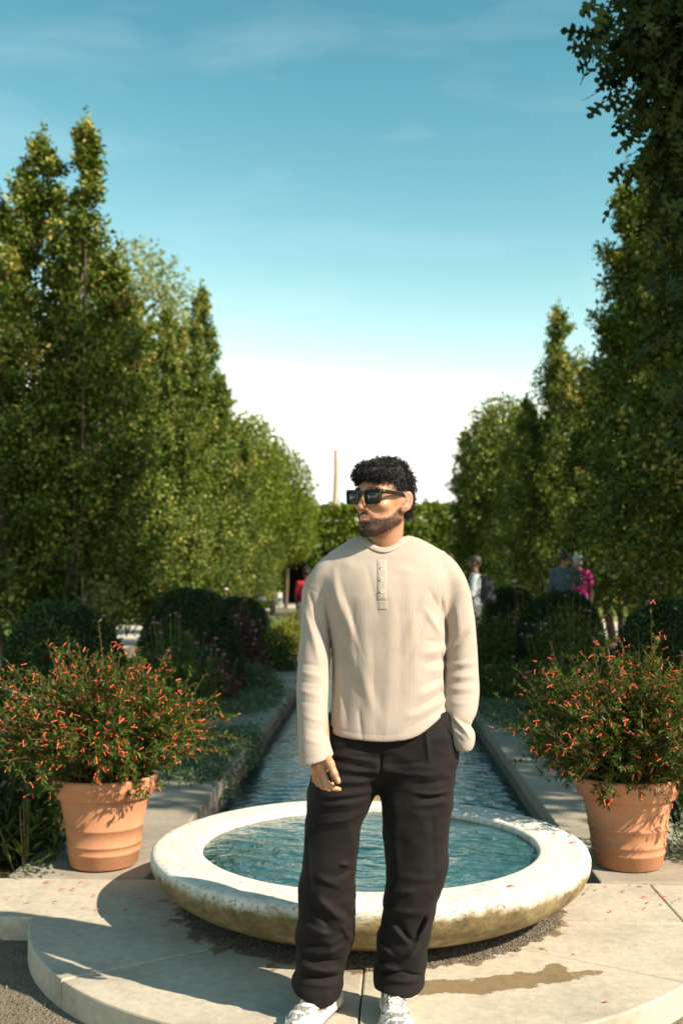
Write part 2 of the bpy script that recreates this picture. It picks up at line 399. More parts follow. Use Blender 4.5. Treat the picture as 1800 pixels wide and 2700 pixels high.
# the channel is a trench: the sheet is left open along it
X, Y = np.meshgrid(gx, gy)
V = np.stack([X, Y, gheight(X, Y)], -1).reshape(-1, 3); nx = len(gx)
F = []
for j in range(len(gy) - 1):
    for i in range(nx - 1):
        xc, yc = (gx[i] + gx[i + 1]) / 2, (gy[j] + gy[j + 1]) / 2
        if abs(xc) < 1.2 and 4.9 < yc < 24.0: continue
        F.append((j * nx + i, j * nx + i + 1, (j + 1) * nx + i + 1, (j + 1) * nx + i))
ground = struct(link('ground', mesh_np('ground', V, np.array(F), True), M['ground']))
# sheets on the ground: beds, lawns, paths (each a few mm above the one below)
def sheet(name, x0, x1, y0, y1, z, m, nxs=6, nys=30, wobble=0.0):
    xs = np.linspace(x0, x1, nxs); ys = np.linspace(y0, y1, nys)
    X, Y = np.meshgrid(xs, ys); Z = gheight(X, Y) + z
    if wobble:
        P = np.stack([X, Y, 0 * X], -1); Z = Z + wobble * np.abs(wobn(P, 3.0, 3))
        X = X + 0.06 * wobn(P, 2.0, 5)
    V = np.stack([X, Y, Z], -1).reshape(-1, 3)
    i, j = np.meshgrid(np.arange(nxs - 1), np.arange(nys - 1)); a = (j * nxs + i).ravel()
    return struct(link(name, mesh_np(name, V, np.stack([a, a + 1, a + nxs + 1, a + nxs], 1), True), m))
sheet('bed_west', -4.6, -1.60, 4.99, 27, 0.045, M['mulch'], 16, 90, 0.03)
sheet('bed_east', 1.60, 4.6, 4.99, 27, 0.045, M['mulch'], 16, 90, 0.03)
sheet('path_west', -8.6, -5.6, 6, 60, 0.012, M['path'])
sheet('path_east', 5.9, 8.8, 6, 60, 0.012, M['path'])
sheet('path_far', -9.5, 9.5, 57.5, 66, 0.016, M['path'])
sheet('lawn_west', -40, -8.6, 3, 66, 0.010, M['lawn'])
sheet('lawn_east', 8.8, 40, 3, 66, 0.010, M['lawn'])
sheet('lawn_middle', -4.2, 4.2, 27.2, 57, 0.010, M['lawn'])

# platform of wedge slabs round the basin
RP = 1.43
platform = struct(thing('platform', 'round stone platform under the fountain', None)); del platform['label']
def wedge(a0, a1, r1, z0, z1, ymax, r0=0.10):
    a = np.linspace(a0, a1, 26); P = [(FC[0] + r1 * math.cos(t), FC[1] + r1 * math.sin(t)) for t in a]
    Q = [(FC[0] + r0 * math.cos(t), FC[1] + r0 * math.sin(t)) for t in a[::-1]]
    pts = [(x, min(y, ymax)) for x, y in P + Q]
    out = [pts[0]]
    for p in pts[1:]:
        if (p[0] - out[-1][0]) ** 2 + (p[1] - out[-1][1]) ** 2 > 1e-6: out.append(p)
    return out
def ang(px, py):
    p = onz(px, py); return math.atan2(p[1] - FC[1], p[0] - FC[0])
aL = ang(250, 2560); aC = ang(949, 2650); aR = ang(1640, 2545)
yS = 4.385
a_lo = -math.pi + math.asin((FC[1] - yS) / RP); a_hi = -math.asin((FC[1] - yS) / RP)
gap = 0.0022
edges = [a_lo, aL, aC, aR, a_hi]
for i in range(4):
    g0 = gap if i else 0; g1 = gap if i < 3 else 0
    me = poly_prism('slab', wedge(edges[i] + g0, edges[i + 1] - g1, RP, -0.13, 0.0, yS), -0.13, 0.0 - 0.002 * (i % 2), 0.008)
    link('slab', me, M['pave'], platform)
# straight strip behind it, then the two walkways beside the channel
strip = struct(thing('paved_strip', 'strip', None)); del strip['label']
xs = [-3.4, -2.05, -0.015, 0.015 + 1.25, 2.5, 3.6]
for i in range(len(xs) - 1):
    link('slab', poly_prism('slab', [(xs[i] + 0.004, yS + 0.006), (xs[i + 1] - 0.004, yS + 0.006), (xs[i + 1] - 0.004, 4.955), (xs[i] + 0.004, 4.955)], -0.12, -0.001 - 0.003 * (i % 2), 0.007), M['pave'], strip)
CHX0, CHX1 = -1.076, 1.045          # channel's sides
CH_END = 24.0
for side, (xa, xb) in (('west', (-1.74, CHX0)), ('east', (CHX1, 1.71))):
    wk = struct(thing('walkway_' + side, 'walk', None)); del wk['label']
    y = 4.965
    r = random.Random(3 if side == 'west' else 9)
    while y < CH_END + 0.2:
        Ln = r.uniform(1.05, 1.45); y2 = min(y + Ln, CH_END + 0.25)
        j = lambda: r.uniform(-0.006, 0.006)
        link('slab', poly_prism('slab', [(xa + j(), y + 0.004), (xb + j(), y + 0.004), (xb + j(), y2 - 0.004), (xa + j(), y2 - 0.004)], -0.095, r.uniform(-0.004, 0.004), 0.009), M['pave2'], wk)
        y = y2
    # side wall of the channel below the coping: stone blocks
    chw = struct(thing('channel_wall_' + side, 'wall', None)); del chw['label']
    sgn = -1 if side == 'west' else 1
    xf = xb if side == 'west' else xa
    for row, (z0, z1) in enumerate(((-0.265, -0.102), (-0.55, -0.268))):
        y = 4.96 - 0.3 * row
        while y < CH_END:
            Ln = r.uniform(0.5, 0.8)
            me = box_mesh('stone', 0.22, Ln - 0.008, z1 - z0, 0.008)
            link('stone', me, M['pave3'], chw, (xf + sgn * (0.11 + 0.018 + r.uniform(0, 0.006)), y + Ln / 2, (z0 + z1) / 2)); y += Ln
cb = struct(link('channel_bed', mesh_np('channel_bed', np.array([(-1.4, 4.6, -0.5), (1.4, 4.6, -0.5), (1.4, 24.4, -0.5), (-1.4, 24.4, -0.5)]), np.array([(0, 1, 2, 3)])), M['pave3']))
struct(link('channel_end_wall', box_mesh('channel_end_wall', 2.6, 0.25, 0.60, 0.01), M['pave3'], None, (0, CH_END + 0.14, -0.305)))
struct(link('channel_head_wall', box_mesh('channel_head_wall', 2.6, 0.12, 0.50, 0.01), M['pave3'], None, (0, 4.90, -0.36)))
# channel water: ripples spreading from the overflow at the basin's back
xs = np.linspace(-1.12, 1.09, 150); t = np.linspace(0, 1, 420) ** 1.7; ys = 4.965 + t * (CH_END - 4.965)
X, Y = np.meshgrid(xs, ys)
d1 = np.hypot(X - 0.02, Y - 5.75); d2 = np.hypot(X + 0.75, Y - 6.7); d3 = np.hypot(X - 0.8, Y - 6.3)
P3 = np.stack([X, Y, 0 * X], -1)
Zw = 0.0085 * np.sin(d1 * 46 + 0.9 * wobn(P3, 3, 11)) * np.exp(-d1 * 0.35) + 0.0072 * np.sin(d2 * 40 + 0.6 * wobn(P3, 3, 12)) * np.exp(-d2 * 0.5) + 0.006 * np.sin(d3 * 50) * np.exp(-d3 * 0.8) + 0.0022 * wobn(P3 * np.array([1.0, 1.6, 1]), 14, 13)
V = np.stack([X, Y, -0.215 + Zw], -1).reshape(-1, 3); nxs = len(xs)
i, j = np.meshgrid(np.arange(nxs - 1), np.arange(len(ys) - 1)); a = (j * nxs + i).ravel()
struct(link('water_channel', mesh_np('water_channel', V, np.stack([a, a + 1, a + nxs + 1, a + nxs], 1), True), M['chwater']))

# ==================================================================  FOUNTAIN BASIN
RO, RI, RIMZ = 0.944, 0.730, 0.25
fountain = thing('fountain_basin', 'wide low round stone fountain basin of weathered pale stone, full of water', 'fountain', (FC[0], FC[1], 0))
prof = [(0.0, 0.035), (0.60, 0.035), (0.68, 0.07), (0.712, 0.13), (0.724, 0.20), (0.727, 0.238), (0.733, 0.2475), (0.742, 0.2505), (0.80, 0.2505), (0.86, 0.250), (0.91, 0.2488),
        (0.929, 0.2465), (0.939, 0.240), (0.944, 0.226), (0.945, 0.207), (0.941, 0.185), (0.928, 0.158), (0.905, 0.130), (0.872, 0.102), (0.83, 0.076), (0.78, 0.052), (0.73, 0.032), (0.68, 0.016), (0.62, 0.003), (0.0, 0.003)]
p2 = []
for (r0, z0), (r1, z1) in zip(prof[:-1], prof[1:]):
    k = max(1, int(math.hypot(r1 - r0, z1 - z0) / 0.02))
    for q in range(k): p2.append((r0 + (r1 - r0) * q / k, z0 + (z1 - z0) * q / k))
p2.append(prof[-1])
def wobB(r, z, th):
    P = np.stack([np.cos(th) * r, np.sin(th) * r, z + 0 * th], -1)
    e = wobn(P, 9, 21); f = wobn(P, 55, 22, 2)
    k = np.clip((r - 0.3) / 0.4, 0, 1)
    return r + k * (0.0030 * e + 0.0012 * f), z + k * (0.0012 * e + 0.0005 * f)
link('bowl', lathe('bowl', p2, 220, wobB), M['basin'], fountain)
# water in the basin: upwelling at the middle, rings and chop
rr = np.linspace(0.0, 0.7285, 90)[:, None]; th = (np.arange(240) / 240 * 2 * math.pi)[None, :]
X, Y = rr * np.cos(th), rr * np.sin(th); P3 = np.stack([X, Y, 0 * X], -1)
Z = 0.222 + 0.010 * np.exp(-(rr / 0.05) ** 2) + 0.0012 * np.sin(rr * 95 + 2.2 * wobn(P3, 7, 33)) * np.exp(-rr * 4.0) + 0.0046 * wobn(P3 * np.array([1, 1.7, 1]), 24, 31, 4) * np.clip(1.15 - rr * 0.7, 0.3, 1)
V = np.stack([X, Y, Z], -1).reshape(-1, 3); n = 240
i = np.arange(89)[:, None]; j = np.arange(n)[None, :]; j2 = (j + 1) % n
Fq = np.stack([i * n + j, i * n + j2, (i + 1) * n + j2, (i + 1) * n + j], -1).reshape(-1, 4)
link('water_surface', mesh_np('water_surface', V, Fq, True), M['water'], fountain)
# spill stone at the back of the rim
p = ony(998, 2095, 5.56)
link('spill_stone', box_mesh('spill_stone', 0.16, 0.11, 0.05, 0.010), M['basin'], fountain, (p[0] - FC[0] + 0.02, 5.56 - FC[1], 0.262))
link('spout', lathe('spout', [(0.0, 0.0), (0.03, 0.0), (0.03, 0.16), (0.022, 0.166), (0.018, 0.15), (0.0, 0.15)], 16), M['grit'], fountain, (0, 0, 0.05))
# ring of dark grit round the basin's foot
r = np.random.default_rng(5)
n = 16000; a = r.random(n) * 2 * math.pi; rad = 0.62 + 0.20 * np.sqrt(r.random(n)) + 0.012 * np.sin(a * 14) + 0.01 * np.sin(a * 34 + 1)
a = -math.pi + a / 2 * 1.0
keep = (rad * np.sin(a) + FC[1] < 4.9); a, rad = a[keep], rad[keep]; n = len(a)
sz = r.uniform(0.0012, 0.0042, n)
oct_ = np.array([(1, 0, 0), (-1, 0, 0), (0, 1, 0), (0, -1, 0), (0, 0, 1), (0, 0, -1)], float)
of = np.array([(0, 2, 4), (2, 1, 4), (1, 3, 4), (3, 0, 4), (2, 0, 5), (1, 2, 5), (3, 1, 5), (0, 3, 5)])
C = np.stack([rad * np.cos(a) + FC[0], rad * np.sin(a) + FC[1], 0.002 + sz * 0.3], -1)
V = (C[:, None] + sz[:, None, None] * (oct_[None] * r.uniform(0.6, 1.25, (n, 6, 1)))).reshape(-1, 3)
Fq = (np.arange(n)[:, None, None] * 6 + of[None]).reshape(-1, 3)
g = stuff(link('gravel', mesh_np('gravel', V, Fq), M['grit'])); tag(g, 'dark wet grit in a ring round the foot of the basin', 'gravel')
# loose stones on the ground in front of the platform
n = 5000; P = np.stack([r.uniform(-2.2, 2.2, n), r.uniform(2.6, 4.5, n)], 1)
P = P[np.hypot(P[:, 0] - FC[0], P[:, 1] - FC[1]) > RP + 0.02]; n = len(P); sz = r.uniform(0.002, 0.008, n) ** 1.0
C = np.stack([P[:, 0], P[:, 1], -0.1 + sz * 0.3], -1)
V = (C[:, None] + sz[:, None, None] * (oct_[None] * r.uniform(0.6, 1.25, (n, 6, 1)))).reshape(-1, 3)
Fq = (np.arange(n)[:, None, None] * 6 + of[None]).reshape(-1, 3)
g = stuff(link('gravel', mesh_np('gravel', V, Fq), M['ground'])); tag(g, 'loose pale gravel on the ground before the platform', 'gravel')

# ==================================================================  TREES
def hornbeam(name, leaders, seed, nb=640, per=125, z0=0.85, leaf=0.078):
    """upright hornbeam: steep branches on several leaders -> crown mesh, trunk mesh (unit: metres)"""
    r = np.random.default_rng(seed)
    P, U, Q, NN = [], [], [], []; tubes = []
    tot = sum(h * rad for _, _, h, rad in leaders)
    for (dx, dy, h, rad) in leaders:
        tubes.append((np.array([(dx * 0.25, dy * 0.25, -0.12), (dx * 0.5, dy * 0.5, 0.9), (dx, dy, 2.4), (dx, dy, h * 0.6), (dx, dy, h * 0.97)]), np.array([0.09, 0.06, 0.032, 0.018, 0.005])))
        k = int(nb * h * rad / tot)
        u = r.random(k) ** 0.9; zt = z0 + 0.35 + (h - z0 - 0.35) * u
        az = r.random(k) * 2 * math.pi
        sh = np.where(u < 0.22, 0.80 + 0.9 * u, 1.0) * np.clip(1 - u, 0, 1) ** 0.60 * 1.14 + 0.03
        rt = rad * sh * r.uniform(0.72, 1.12, k)
        cyl = np.stack([np.cos(az) * 1.5, np.sin(az) * 1.5, zt * 0.55 + dx * 3], 1); fl_ = wobn(cyl, 3.4, seed + int(10 * h), 2)
        rt = rt * (1.0 + 0.42 * np.clip(fl_, -0.9, 0.7))
        Lz = r.uniform(0.5, 1.5, k) * np.clip(1.3 - u, 0.25, 1)
        tip = np.stack([dx + rt * np.cos(az), dy + rt * np.sin(az), zt], 1)
        base = np.stack([dx * 0.9 + 0.15 * rt * np.cos(az), dy * 0.9 + 0.15 * rt * np.sin(az), np.maximum(zt - Lz, z0 - 0.3)], 1)
        hue = np.clip(r.normal(0.50, 0.15, k) + 0.20 * fl_ + 0.12 * (u > 0.80), 0, 1)  # highlights and shade put into leaf colour: bulges and top paler, hollows darker
        tt = r.uniform(0.30, 1.05, (k, per)) ** 0.8
        bend = tt ** 1.6
        pos = base[:, None] + (tip - base)[:, None] * np.stack([bend, bend, tt], -1)
        spread = 0.088 * (0.5 + 0.9 * np.clip(1 - u, 0, 1))[:, None, None]
        pos = pos + r.normal(size=(k, per, 3)) * spread
        out = np.stack([np.cos(az), np.sin(az), 0 * az], 1)[:, None] * np.ones((1, per, 1))
        d = out * 0.6 + np.array([0, 0, 0.05]) + r.normal(size=(k, per, 3)) * 0.75
        nn = out * 0.55 + np.array([0, 0, 0.55]) + r.normal(size=(k, per, 3)) * 0.55
        P.append(pos.reshape(-1, 3)); U.append(d.reshape(-1, 3)); NN.append(nn.reshape(-1, 3))
        Q.append(np.clip(hue[:, None] + r.normal(0, 0.17, (k, per)), 0, 1).ravel())
        # wispy leading shoot
        m = 60; zz = h * 0.93 + (h * 0.10) * r.random(m)
        P.append(np.stack([dx + r.normal(0, 0.035, m), dy + r.normal(0, 0.035, m), zz], 1)); U.append(rand_dir(m, r) + [0, 0, .5]); NN.append(rand_dir(m, r)); Q.append(r.uniform(.4, .95, m))
        for b in range(min(k, 26)):
            tubes.append((np.stack([base[b], (base[b] + tip[b]) / 2 + [0, 0, 0.05], tip[b]]), np.array([0.016, 0.011, 0.004])))
    P, U, NN, Q = map(np.concatenate, (P, U, NN, Q))
    return leaf_cloud(name, P, U, NN, leaf, 0.62, Q, 0.3, seed), tubes_mesh(name + '_trunk', tubes, 6)
HB = [hornbeam('crown_a', [(0, 0, 8.2, 1.15), (-0.75, 0.35, 7.3, 0.85), (0.72, -0.25, 8.3, 0.72), (0.25, 0.85, 7.0, 0.85), (-0.25, -0.8, 6.2, 0.85), (1.0, 0.55, 6.6, 0.75), (-0.35, 0.25, 7.7, 0.75), (0.45, 0.45, 7.5, 0.75), (-1.05, -0.3, 6.3, 0.7)], 41, 760),
      hornbeam('crown_b', [(0, 0, 8.2, 1.1), (0.62, 0.4, 7.0, 0.85), (-0.62, -0.42, 7.2, 0.85), (-0.3, 0.75, 6.4, 0.85), (0.45, -0.72, 5.9, 0.85)], 42),
      hornbeam('crown_c', [(0, 0, 8.4, 0.95), (0.50, -0.20, 6.3, 0.85), (-0.50, 0.30, 6.8, 0.85), (0.1, 0.7, 5.6, 0.85)], 43)]
def plant_tree(x, y, var, rot, s, label, group, sz=None):
    t = thing('hornbeam_tree', label, 'tree', (x, y, float(gheight(np.array(x), np.array(y)))), rot, group, (s, s, sz or s))
    link('crown', HB[var][0], M['horn'], t); link('trunk', HB[var][1], M['bark'], t)
    return t
GW, GE = 'upright hornbeams of the sunlit row', 'upright hornbeams of the shaded row'
for i, (x, y, v, rot, s, sz, lab) in enumerate([
        (-5.0, 15.2, 0, 0.0, 1.0, 1.00, 'broad many-spired hornbeam heading the sunlit row behind the potted plant'),
        (-5.1, 19.0, 1, 2.1, 1.0, 0.93, 'second hornbeam of the sunlit row, dense and round shouldered'),
        (-5.0, 24.2, 0, 3.9, 0.92, 0.97, 'third hornbeam of the sunlit row, with short paired spires'),
        (-5.0, 29.1, 2, 0.8, 1.02, 1.17, 'tallest single-spired hornbeam of the sunlit row'),
        (-5.1, 34.6, 1, 4.0, 1.0, 0.98, 'fifth hornbeam of the sunlit row beyond the tall single spire'),
        (-5.7, 44.0, 1, 1.2, 1.05, 0.86, 'wide low hornbeam near the far end of the sunlit row'),
        (-6.9, 52.0, 0, 2.6, 1.1, 0.85, 'last hornbeam of the sunlit row before the ivy wall')]):
    plant_tree(x, y, v, rot, s, lab, GW, sz)
for i, (x, y, v, rot, s, sz, lab) in enumerate([
        (5.1, 13.6, 0, 2.2, 1.18, 1.15, 'dark dense hornbeam heading the shaded row beside the oak'),
        (5.1, 18.0, 0, 0.9, 1.12, 1.10, 'second hornbeam of the shaded row with a sunlit ragged top'),
        (5.2, 22.6, 1, 3.0, 1.10, 0.86, 'lower hornbeam of the shaded row behind the strolling couple'),
        (5.0, 28.4, 1, 4.0, 1.05, 1.10, 'slim pointed hornbeam of the shaded row with twin tips'),
        (5.1, 35.5, 1, 5.0, 0.95, 0.9, 'fifth hornbeam of the shaded row behind the slim pointed one'),
        (4.9, 44.6, 0, 0.4, 1.40, 1.08, 'pale leafy hornbeam far along the shaded row'),
        (5.3, 53.0, 1, 1.7, 1.15, 0.75, 'last hornbeam of the shaded row before the beige wall')]):
    plant_tree(x, y, v, rot, s, lab, GE, sz)

# the oak: a big crown mostly out of the picture, its lobed leaves hang in at the top
def oak_leaf_outline():
    s = [(0.0, 0.0), (0.06, 0.10), (0.03, 0.20), (0.20, 0.26), (0.26, 0.36), (0.07, 0.40), (0.05, 0.47), (0.27, 0.56), (0.34, 0.70), (0.09, 0.66), (0.06, 0.74), (0.15, 0.84), (0.13, 0.93), (0.0, 1.0)]
    return s
def oak_cloud(name, P, U, Nn, size, seed):
    r = np.random.default_rng(seed); n = len(P); o = np.array(oak_leaf_outline())
    U = U / np.linalg.norm(U, axis=1, keepdims=True); Nn = Nn - U * np.sum(U * Nn, 1, keepdims=True); Nn /= np.linalg.norm(Nn, axis=1, keepdims=True)
    W = np.cross(U, Nn); s = (size * (0.7 + 0.6 * r.random(n)))[:, None, None]
    m = len(o)
    ctr = np.stack([np.zeros(m), o[:, 1]], 1)
    bendz = -0.10 * (o[:, 1] ** 2) + 0.10 * o[:, 0]
    mid = P[:, None] + s * (U[:, None] * ctr[None, :, 1:2]) + s * Nn[:, None] * (-0.10 * ctr[:, 1] ** 2)[None, :, None]
    rt = P[:, None] + s * (U[:, None] * o[None, :, 1:2] + W[:, None] * o[None, :, 0:1]) + s * Nn[:, None] * bendz[None, :, None]
    lf = P[:, None] + s * (U[:, None] * o[None, :, 1:2] - W[:, None] * o[None, :, 0:1]) + s * Nn[:, None] * bendz[None, :, None]
    V = np.stack([mid, rt, lf], 1).reshape(-1, 3)          # per leaf: m mid, m right, m left
    fs = []
    for k in range(m - 1):
        fs += [(k, k + 1, m + k + 1, m + k), (k, 2 * m + k, 2 * m + k + 1, k + 1)]
    fs = np.array(fs); F = (np.arange(n)[:, None, None] * (3 * m) + fs[None]).reshape(-1, 4)
    q = np.repeat(r.random(n), len(fs))
    return mesh_np(name, V, F, False, {'rnd': ('FACE', q)})
oak = thing('oak_tree', 'dark oak with deeply lobed leaves overhanging at the top of the garden', 'tree', (4.9, 7.4, -0.1))
O0 = np.array([4.9, 7.4, -0.1]); r = np.random.default_rng(77)
def px_pt(px, py, Y): return ony(px, py, Y) - O0
limbs = [(np.array([(0, 0, -0.1), (0.05, 0, 1.2), (0.0, 0.05, 3.0), (0.15, 0, 5.5), (0.5, -0.2, 9), (0.8, -0.2, 14.6)]), np.array([0.34, 0.27, 0.23, 0.18, 0.11, 0.02]))]
tips = []
targets = [(1562, 118, 6.7), (1600, 75, 6.9), (1625, 130, 6.7), (1655, 30, 6.6), (1650, 150, 6.8), (1690, 215, 6.9), (1690, 90, 6.5), (1700, 200, 6.7), (1730, 285, 7.0), (1735, 40, 6.5),
           (1740, 150, 6.8), (1745, 260, 6.9), (1765, 340, 7.1), (1780, 60, 6.6), (1785, 180, 6.7), (1780, 300, 6.9), (1770, 400, 7.2), (1790, 500, 7.3), (1800, 620, 7.4), (1820, 450, 7.0), (1830, 250, 6.6), (1840, 90, 6.6), (1815, 760, 7.4), (1850, 600, 7.2), (1860, 350, 7.0), (1760, 20, 6.9), (1720, 110, 7.2), (1790, 120, 7.2), (1800, 360, 7.6), (1830, 900, 7.6), (1840, 1050, 7.6), (1700, 20, 7.0)]
PO, UO = [], []
for (a, b, Yd) in targets:
    e = px_pt(a, b, Yd); s0 = np.array([0.05, 0, min(6.5, e[2] + 0.6)])
    mid = (s0 * 0.45 + e * 0.55) + np.array([0, 0, 0.35])
    limbs.append((np.stack([s0, s0 * 0.75 + mid * 0.25 + [0, 0, .12], mid, e * 0.8 + mid * 0.2 + [0, 0, 0.06], e]), np.array([0.06, 0.045, 0.028, 0.012, 0.004])))
    k = 30 if a < 1630 else 95
    t = r.random(k) ** 0.6
    sp = 0.10 if a < 1630 else 0.20
    p = mid[None] * (1 - t)[:, None] * 0.55 + e[None] * (t + (1 - t) * 0.45)[:, None] + np.clip(r.normal(size=(k, 3)), -1.6, 1.6) * sp
    PO.append(p); UO.append((e - mid)[None] * 0.5 + np.array([0, 0, -0.55]) + r.normal(size=(k, 3)) * 0.55)
PO = np.concatenate(PO); UO = np.concatenate(UO)
link('crown', oak_cloud('oak_crown', PO, UO, r.normal(size=PO.shape) + [0, -0.3, 0.5], np.full(len(PO), 0.155), 3), M['oak'], oak)
# the rest of the crown, above and beside the frame (shaped so its shade lies over the channel, not over the platform)
n = 62000; d = rand_dir(n, r); rad = r.random(n) ** 0.42
p = d * rad[:, None] * np.array([4.4, 5.6, 6.4]) + np.array([1.7, -0.2, 9.4])
p = p[wobn(p, 1.7, 8) > -0.22]; p = p[p[:, 2] > 2.6]
q_ = p + O0; land = q_[:, 1] - SUN_H[1] / math.tan(SUN_EL) * q_[:, 2]
p = p[(land > 6.15 + 0.35 * wobn(q_, 1.1, 4)) & ((q_[:, 0] - CAM[0]) / np.maximum(q_[:, 1], 0.5) > 0.345)]
link('crown', leaf_cloud('oak_upper_crown', p, rand_dir(len(p), r) + [0, 0, -.4], rand_dir(len(p), r) + [0, 0, .5], 0.19, 0.62, None, 0.3, 9), M['oak'], oak)
for k in range(14):
    a = r.random() * 6.28; z = r.uniform(4, 10); e = np.array([1.5 + 3.0 * math.cos(a), 2.6 * math.sin(a), z + 1.6]); s0 = np.array([0.2, 0, z])
    limbs.append((np.stack([s0, (s0 + e) / 2 + [0, 0, .3], e]), np.array([0.10, 0.06, 0.015])))
link('trunk', tubes_mesh('oak_trunk', limbs, 8), M['bark'], oak)

# pale tall tree far behind the sunlit row
def ball_tree(name, label, x, y, H, R, m, leaf, n, seed, trunk_h=None, cz=0.72, rz=0.3, density=-0.15):
    r = np.random.default_rng(seed); t = thing(name, label, 'tree', (x, y, -0.1))
    d = rand_dir(n, r); rad = r.random(n) ** 0.42
    p = d * rad[:, None] * np.array([R, R, H * rz]) + np.array([0, 0, H * cz])
    p = p[wobn(p, 4.2 / R, seed) > density]
    p += r.normal(size=p.shape) * leaf * 0.5
    link('crown', leaf_cloud(name + '_crown', p, rand_dir(len(p), r) + [0, 0, -.2], rand_dir(len(p), r) + [0, 0, .6], leaf, 0.6, None, 0.3, seed), m, t)
    tb = [(np.array([(0, 0, -0.2), (0.1, 0, H * 0.3), (0, 0.1, H * 0.6), (0.05, 0, H * 0.95)]), np.array([0.03, 0.024, 0.014, 0.003]) * H * 0.6)]
    for k in range(16):
        a = r.random() * 6.28; z = H * r.uniform(0.4, 0.75); e = np.array([R * 0.8 * math.cos(a), R * 0.8 * math.sin(a), z + H * 0.12])
        tb.append((np.stack([[0, 0, z], (np.array([0, 0, z]) + e) / 2 + [0, 0, 0.02 * H], e]), np.array([0.006, 0.004, 0.001]) * H))
    link('trunk', tubes_mesh(name + '_trunk', tb, 6), M['bark'], t); return t
ball_tree('pale_tree', 'tall airy pale green tree rising behind the sunlit hornbeam row', -15.0, 60, 22.6, 4.6, M['airy'], 0.34, 6500, 5, cz=0.80, rz=0.19, density=0.05)
for (x_, y_, H_, R_, sd_, lab_) in ((-5.3, 40.5, 8.3, 1.95, 6, 'light green round-topped tree past the last tall spires of the sunlit row'), (-4.75, 47, 7.9, 2.05, 16, 'broad sunlit tree whose low branches hang before the dark archway'), (-4.95, 56, 6.9, 1.9, 26, 'smaller sunlit tree where the row meets the ivy wall'), (5.0, 41.5, 8.8, 2.0, 36, 'grey-green leafy tree between the far hornbeams of the shaded row'), (6.0, 55.0, 7.2, 1.9, 46, 'last leafy tree of the shaded row, beside the beige wall patch')):
    ball_tree('broad_tree', lab_, x_, y_, H_, R_, M['hedge' if x_ < 0 else 'horn'], 0.15, 15000, sd_, cz=0.66, rz=0.33 if x_ < 0 else 0.36, density=-0.42)
# bare trunk standing behind the ivy wall
bt = ony(885, 1330, 78); tp = ony(884, 1190, 78)
sn = link('bare_trunk', tubes_mesh('bare_trunk', [(np.array([(0, 0, -0.2), (0.05, 0, 4), (-0.05, 0.05, 7), (0.04, 0, 9.6), (0.0, 0, tp[2] + 0.1)]), np.array([0.30, 0.26, 0.22, 0.19, 0.16])),
      (np.array([(0.03, 0, 8.6), (-0.3, 0, 8.8)]), np.array([0.04, 0.015])), (np.array([(0.03, 0, 10.2), (0.32, 0, 10.5)]), np.array([0.05, 0.02])), (np.array([(0, 0, 6.2), (0.7, 0, 7.2)]), np.array([0.06, 0.02]))], 8), M['wallstone'], None, (bt[0], 78, 0))
tag(sn, 'bare pale broken trunk standing up behind the ivy wall', 'dead tree')

# ------------------------------------------------------------------ far wall with ivy and a dark archway
wall = thing('garden_wall', 'long beige stone garden wall with a dark arched passage, mostly under ivy', 'wall', (0, 71, -0.1))
ax0, ax1, ah = ony(703, 1500, 71)[0], ony(806, 1500, 71)[0], 3.4
bm = bmesh.new()
def bxx(bm, x0, x1, y0, y1, z0, z1):
    vs = [bm.verts.new(p) for p in ((x0, y0, z0), (x1, y0, z0), (x1, y1, z0), (x0, y1, z0), (x0, y0, z1), (x1, y0, z1), (x1, y1, z1), (x0, y1, z1))]
    for f in ((0, 3, 2, 1), (4, 5, 6, 7), (0, 1, 5, 4), (1, 2, 6, 5), (2, 3, 7, 6), (3, 0, 4, 7)): bm.faces.new([vs[i] for i in f])
bxx(bm, -26, ax0, 0, 0.6, 0, 5.6); bxx(bm, ax1, 26, 0, 0.6, 0, 5.6)
N_A = 14; xc, hw = (ax0 + ax1) / 2, (ax1 - ax0) / 2
arc = [(xc - hw * math.cos(math.pi * k / N_A), ah - 0.9 + 0.9 * math.sin(math.pi * k / N_A)) for k in range(N_A + 1)]
for k in range(N_A):
    (xa, za), (xb, zb) = arc[k], arc[k + 1]
    vs = [bm.verts.new(p) for p in ((xa, 0, za), (xb, 0, zb), (xb, 0, 5.6), (xa, 0, 5.6), (xa, .6, za), (xb, .6, zb), (xb, .6, 5.6), (xa, .6, 5.6))]
    for f in ((0, 1, 2, 3), (5, 4, 7, 6), (0, 4, 5, 1), (3, 2, 6, 7)): bm.faces.new([vs[i] for i in f])
bmesh.ops.recalc_face_normals(bm, faces=bm.faces[:])
link('wall', bm_mesh('wall', bm), M['wallstone'], wall)
bm = bmesh.new(); bxx(bm, ax0 - .4, ax1 + .4, 5.6, 5.8, 0, 4.2); bxx(bm, ax0 - .4, ax0 - .02, 0.62, 5.6, 0, 4.2); bxx(bm, ax1 + .02, ax1 + .4, 0.62, 5.6, 0, 4.2); bxx(bm, ax0 - .4, ax1 + .4, 0.62, 5.8, 4.2, 4.4)
link('passage', bm_mesh('passage', bm), M['dark'], wall)
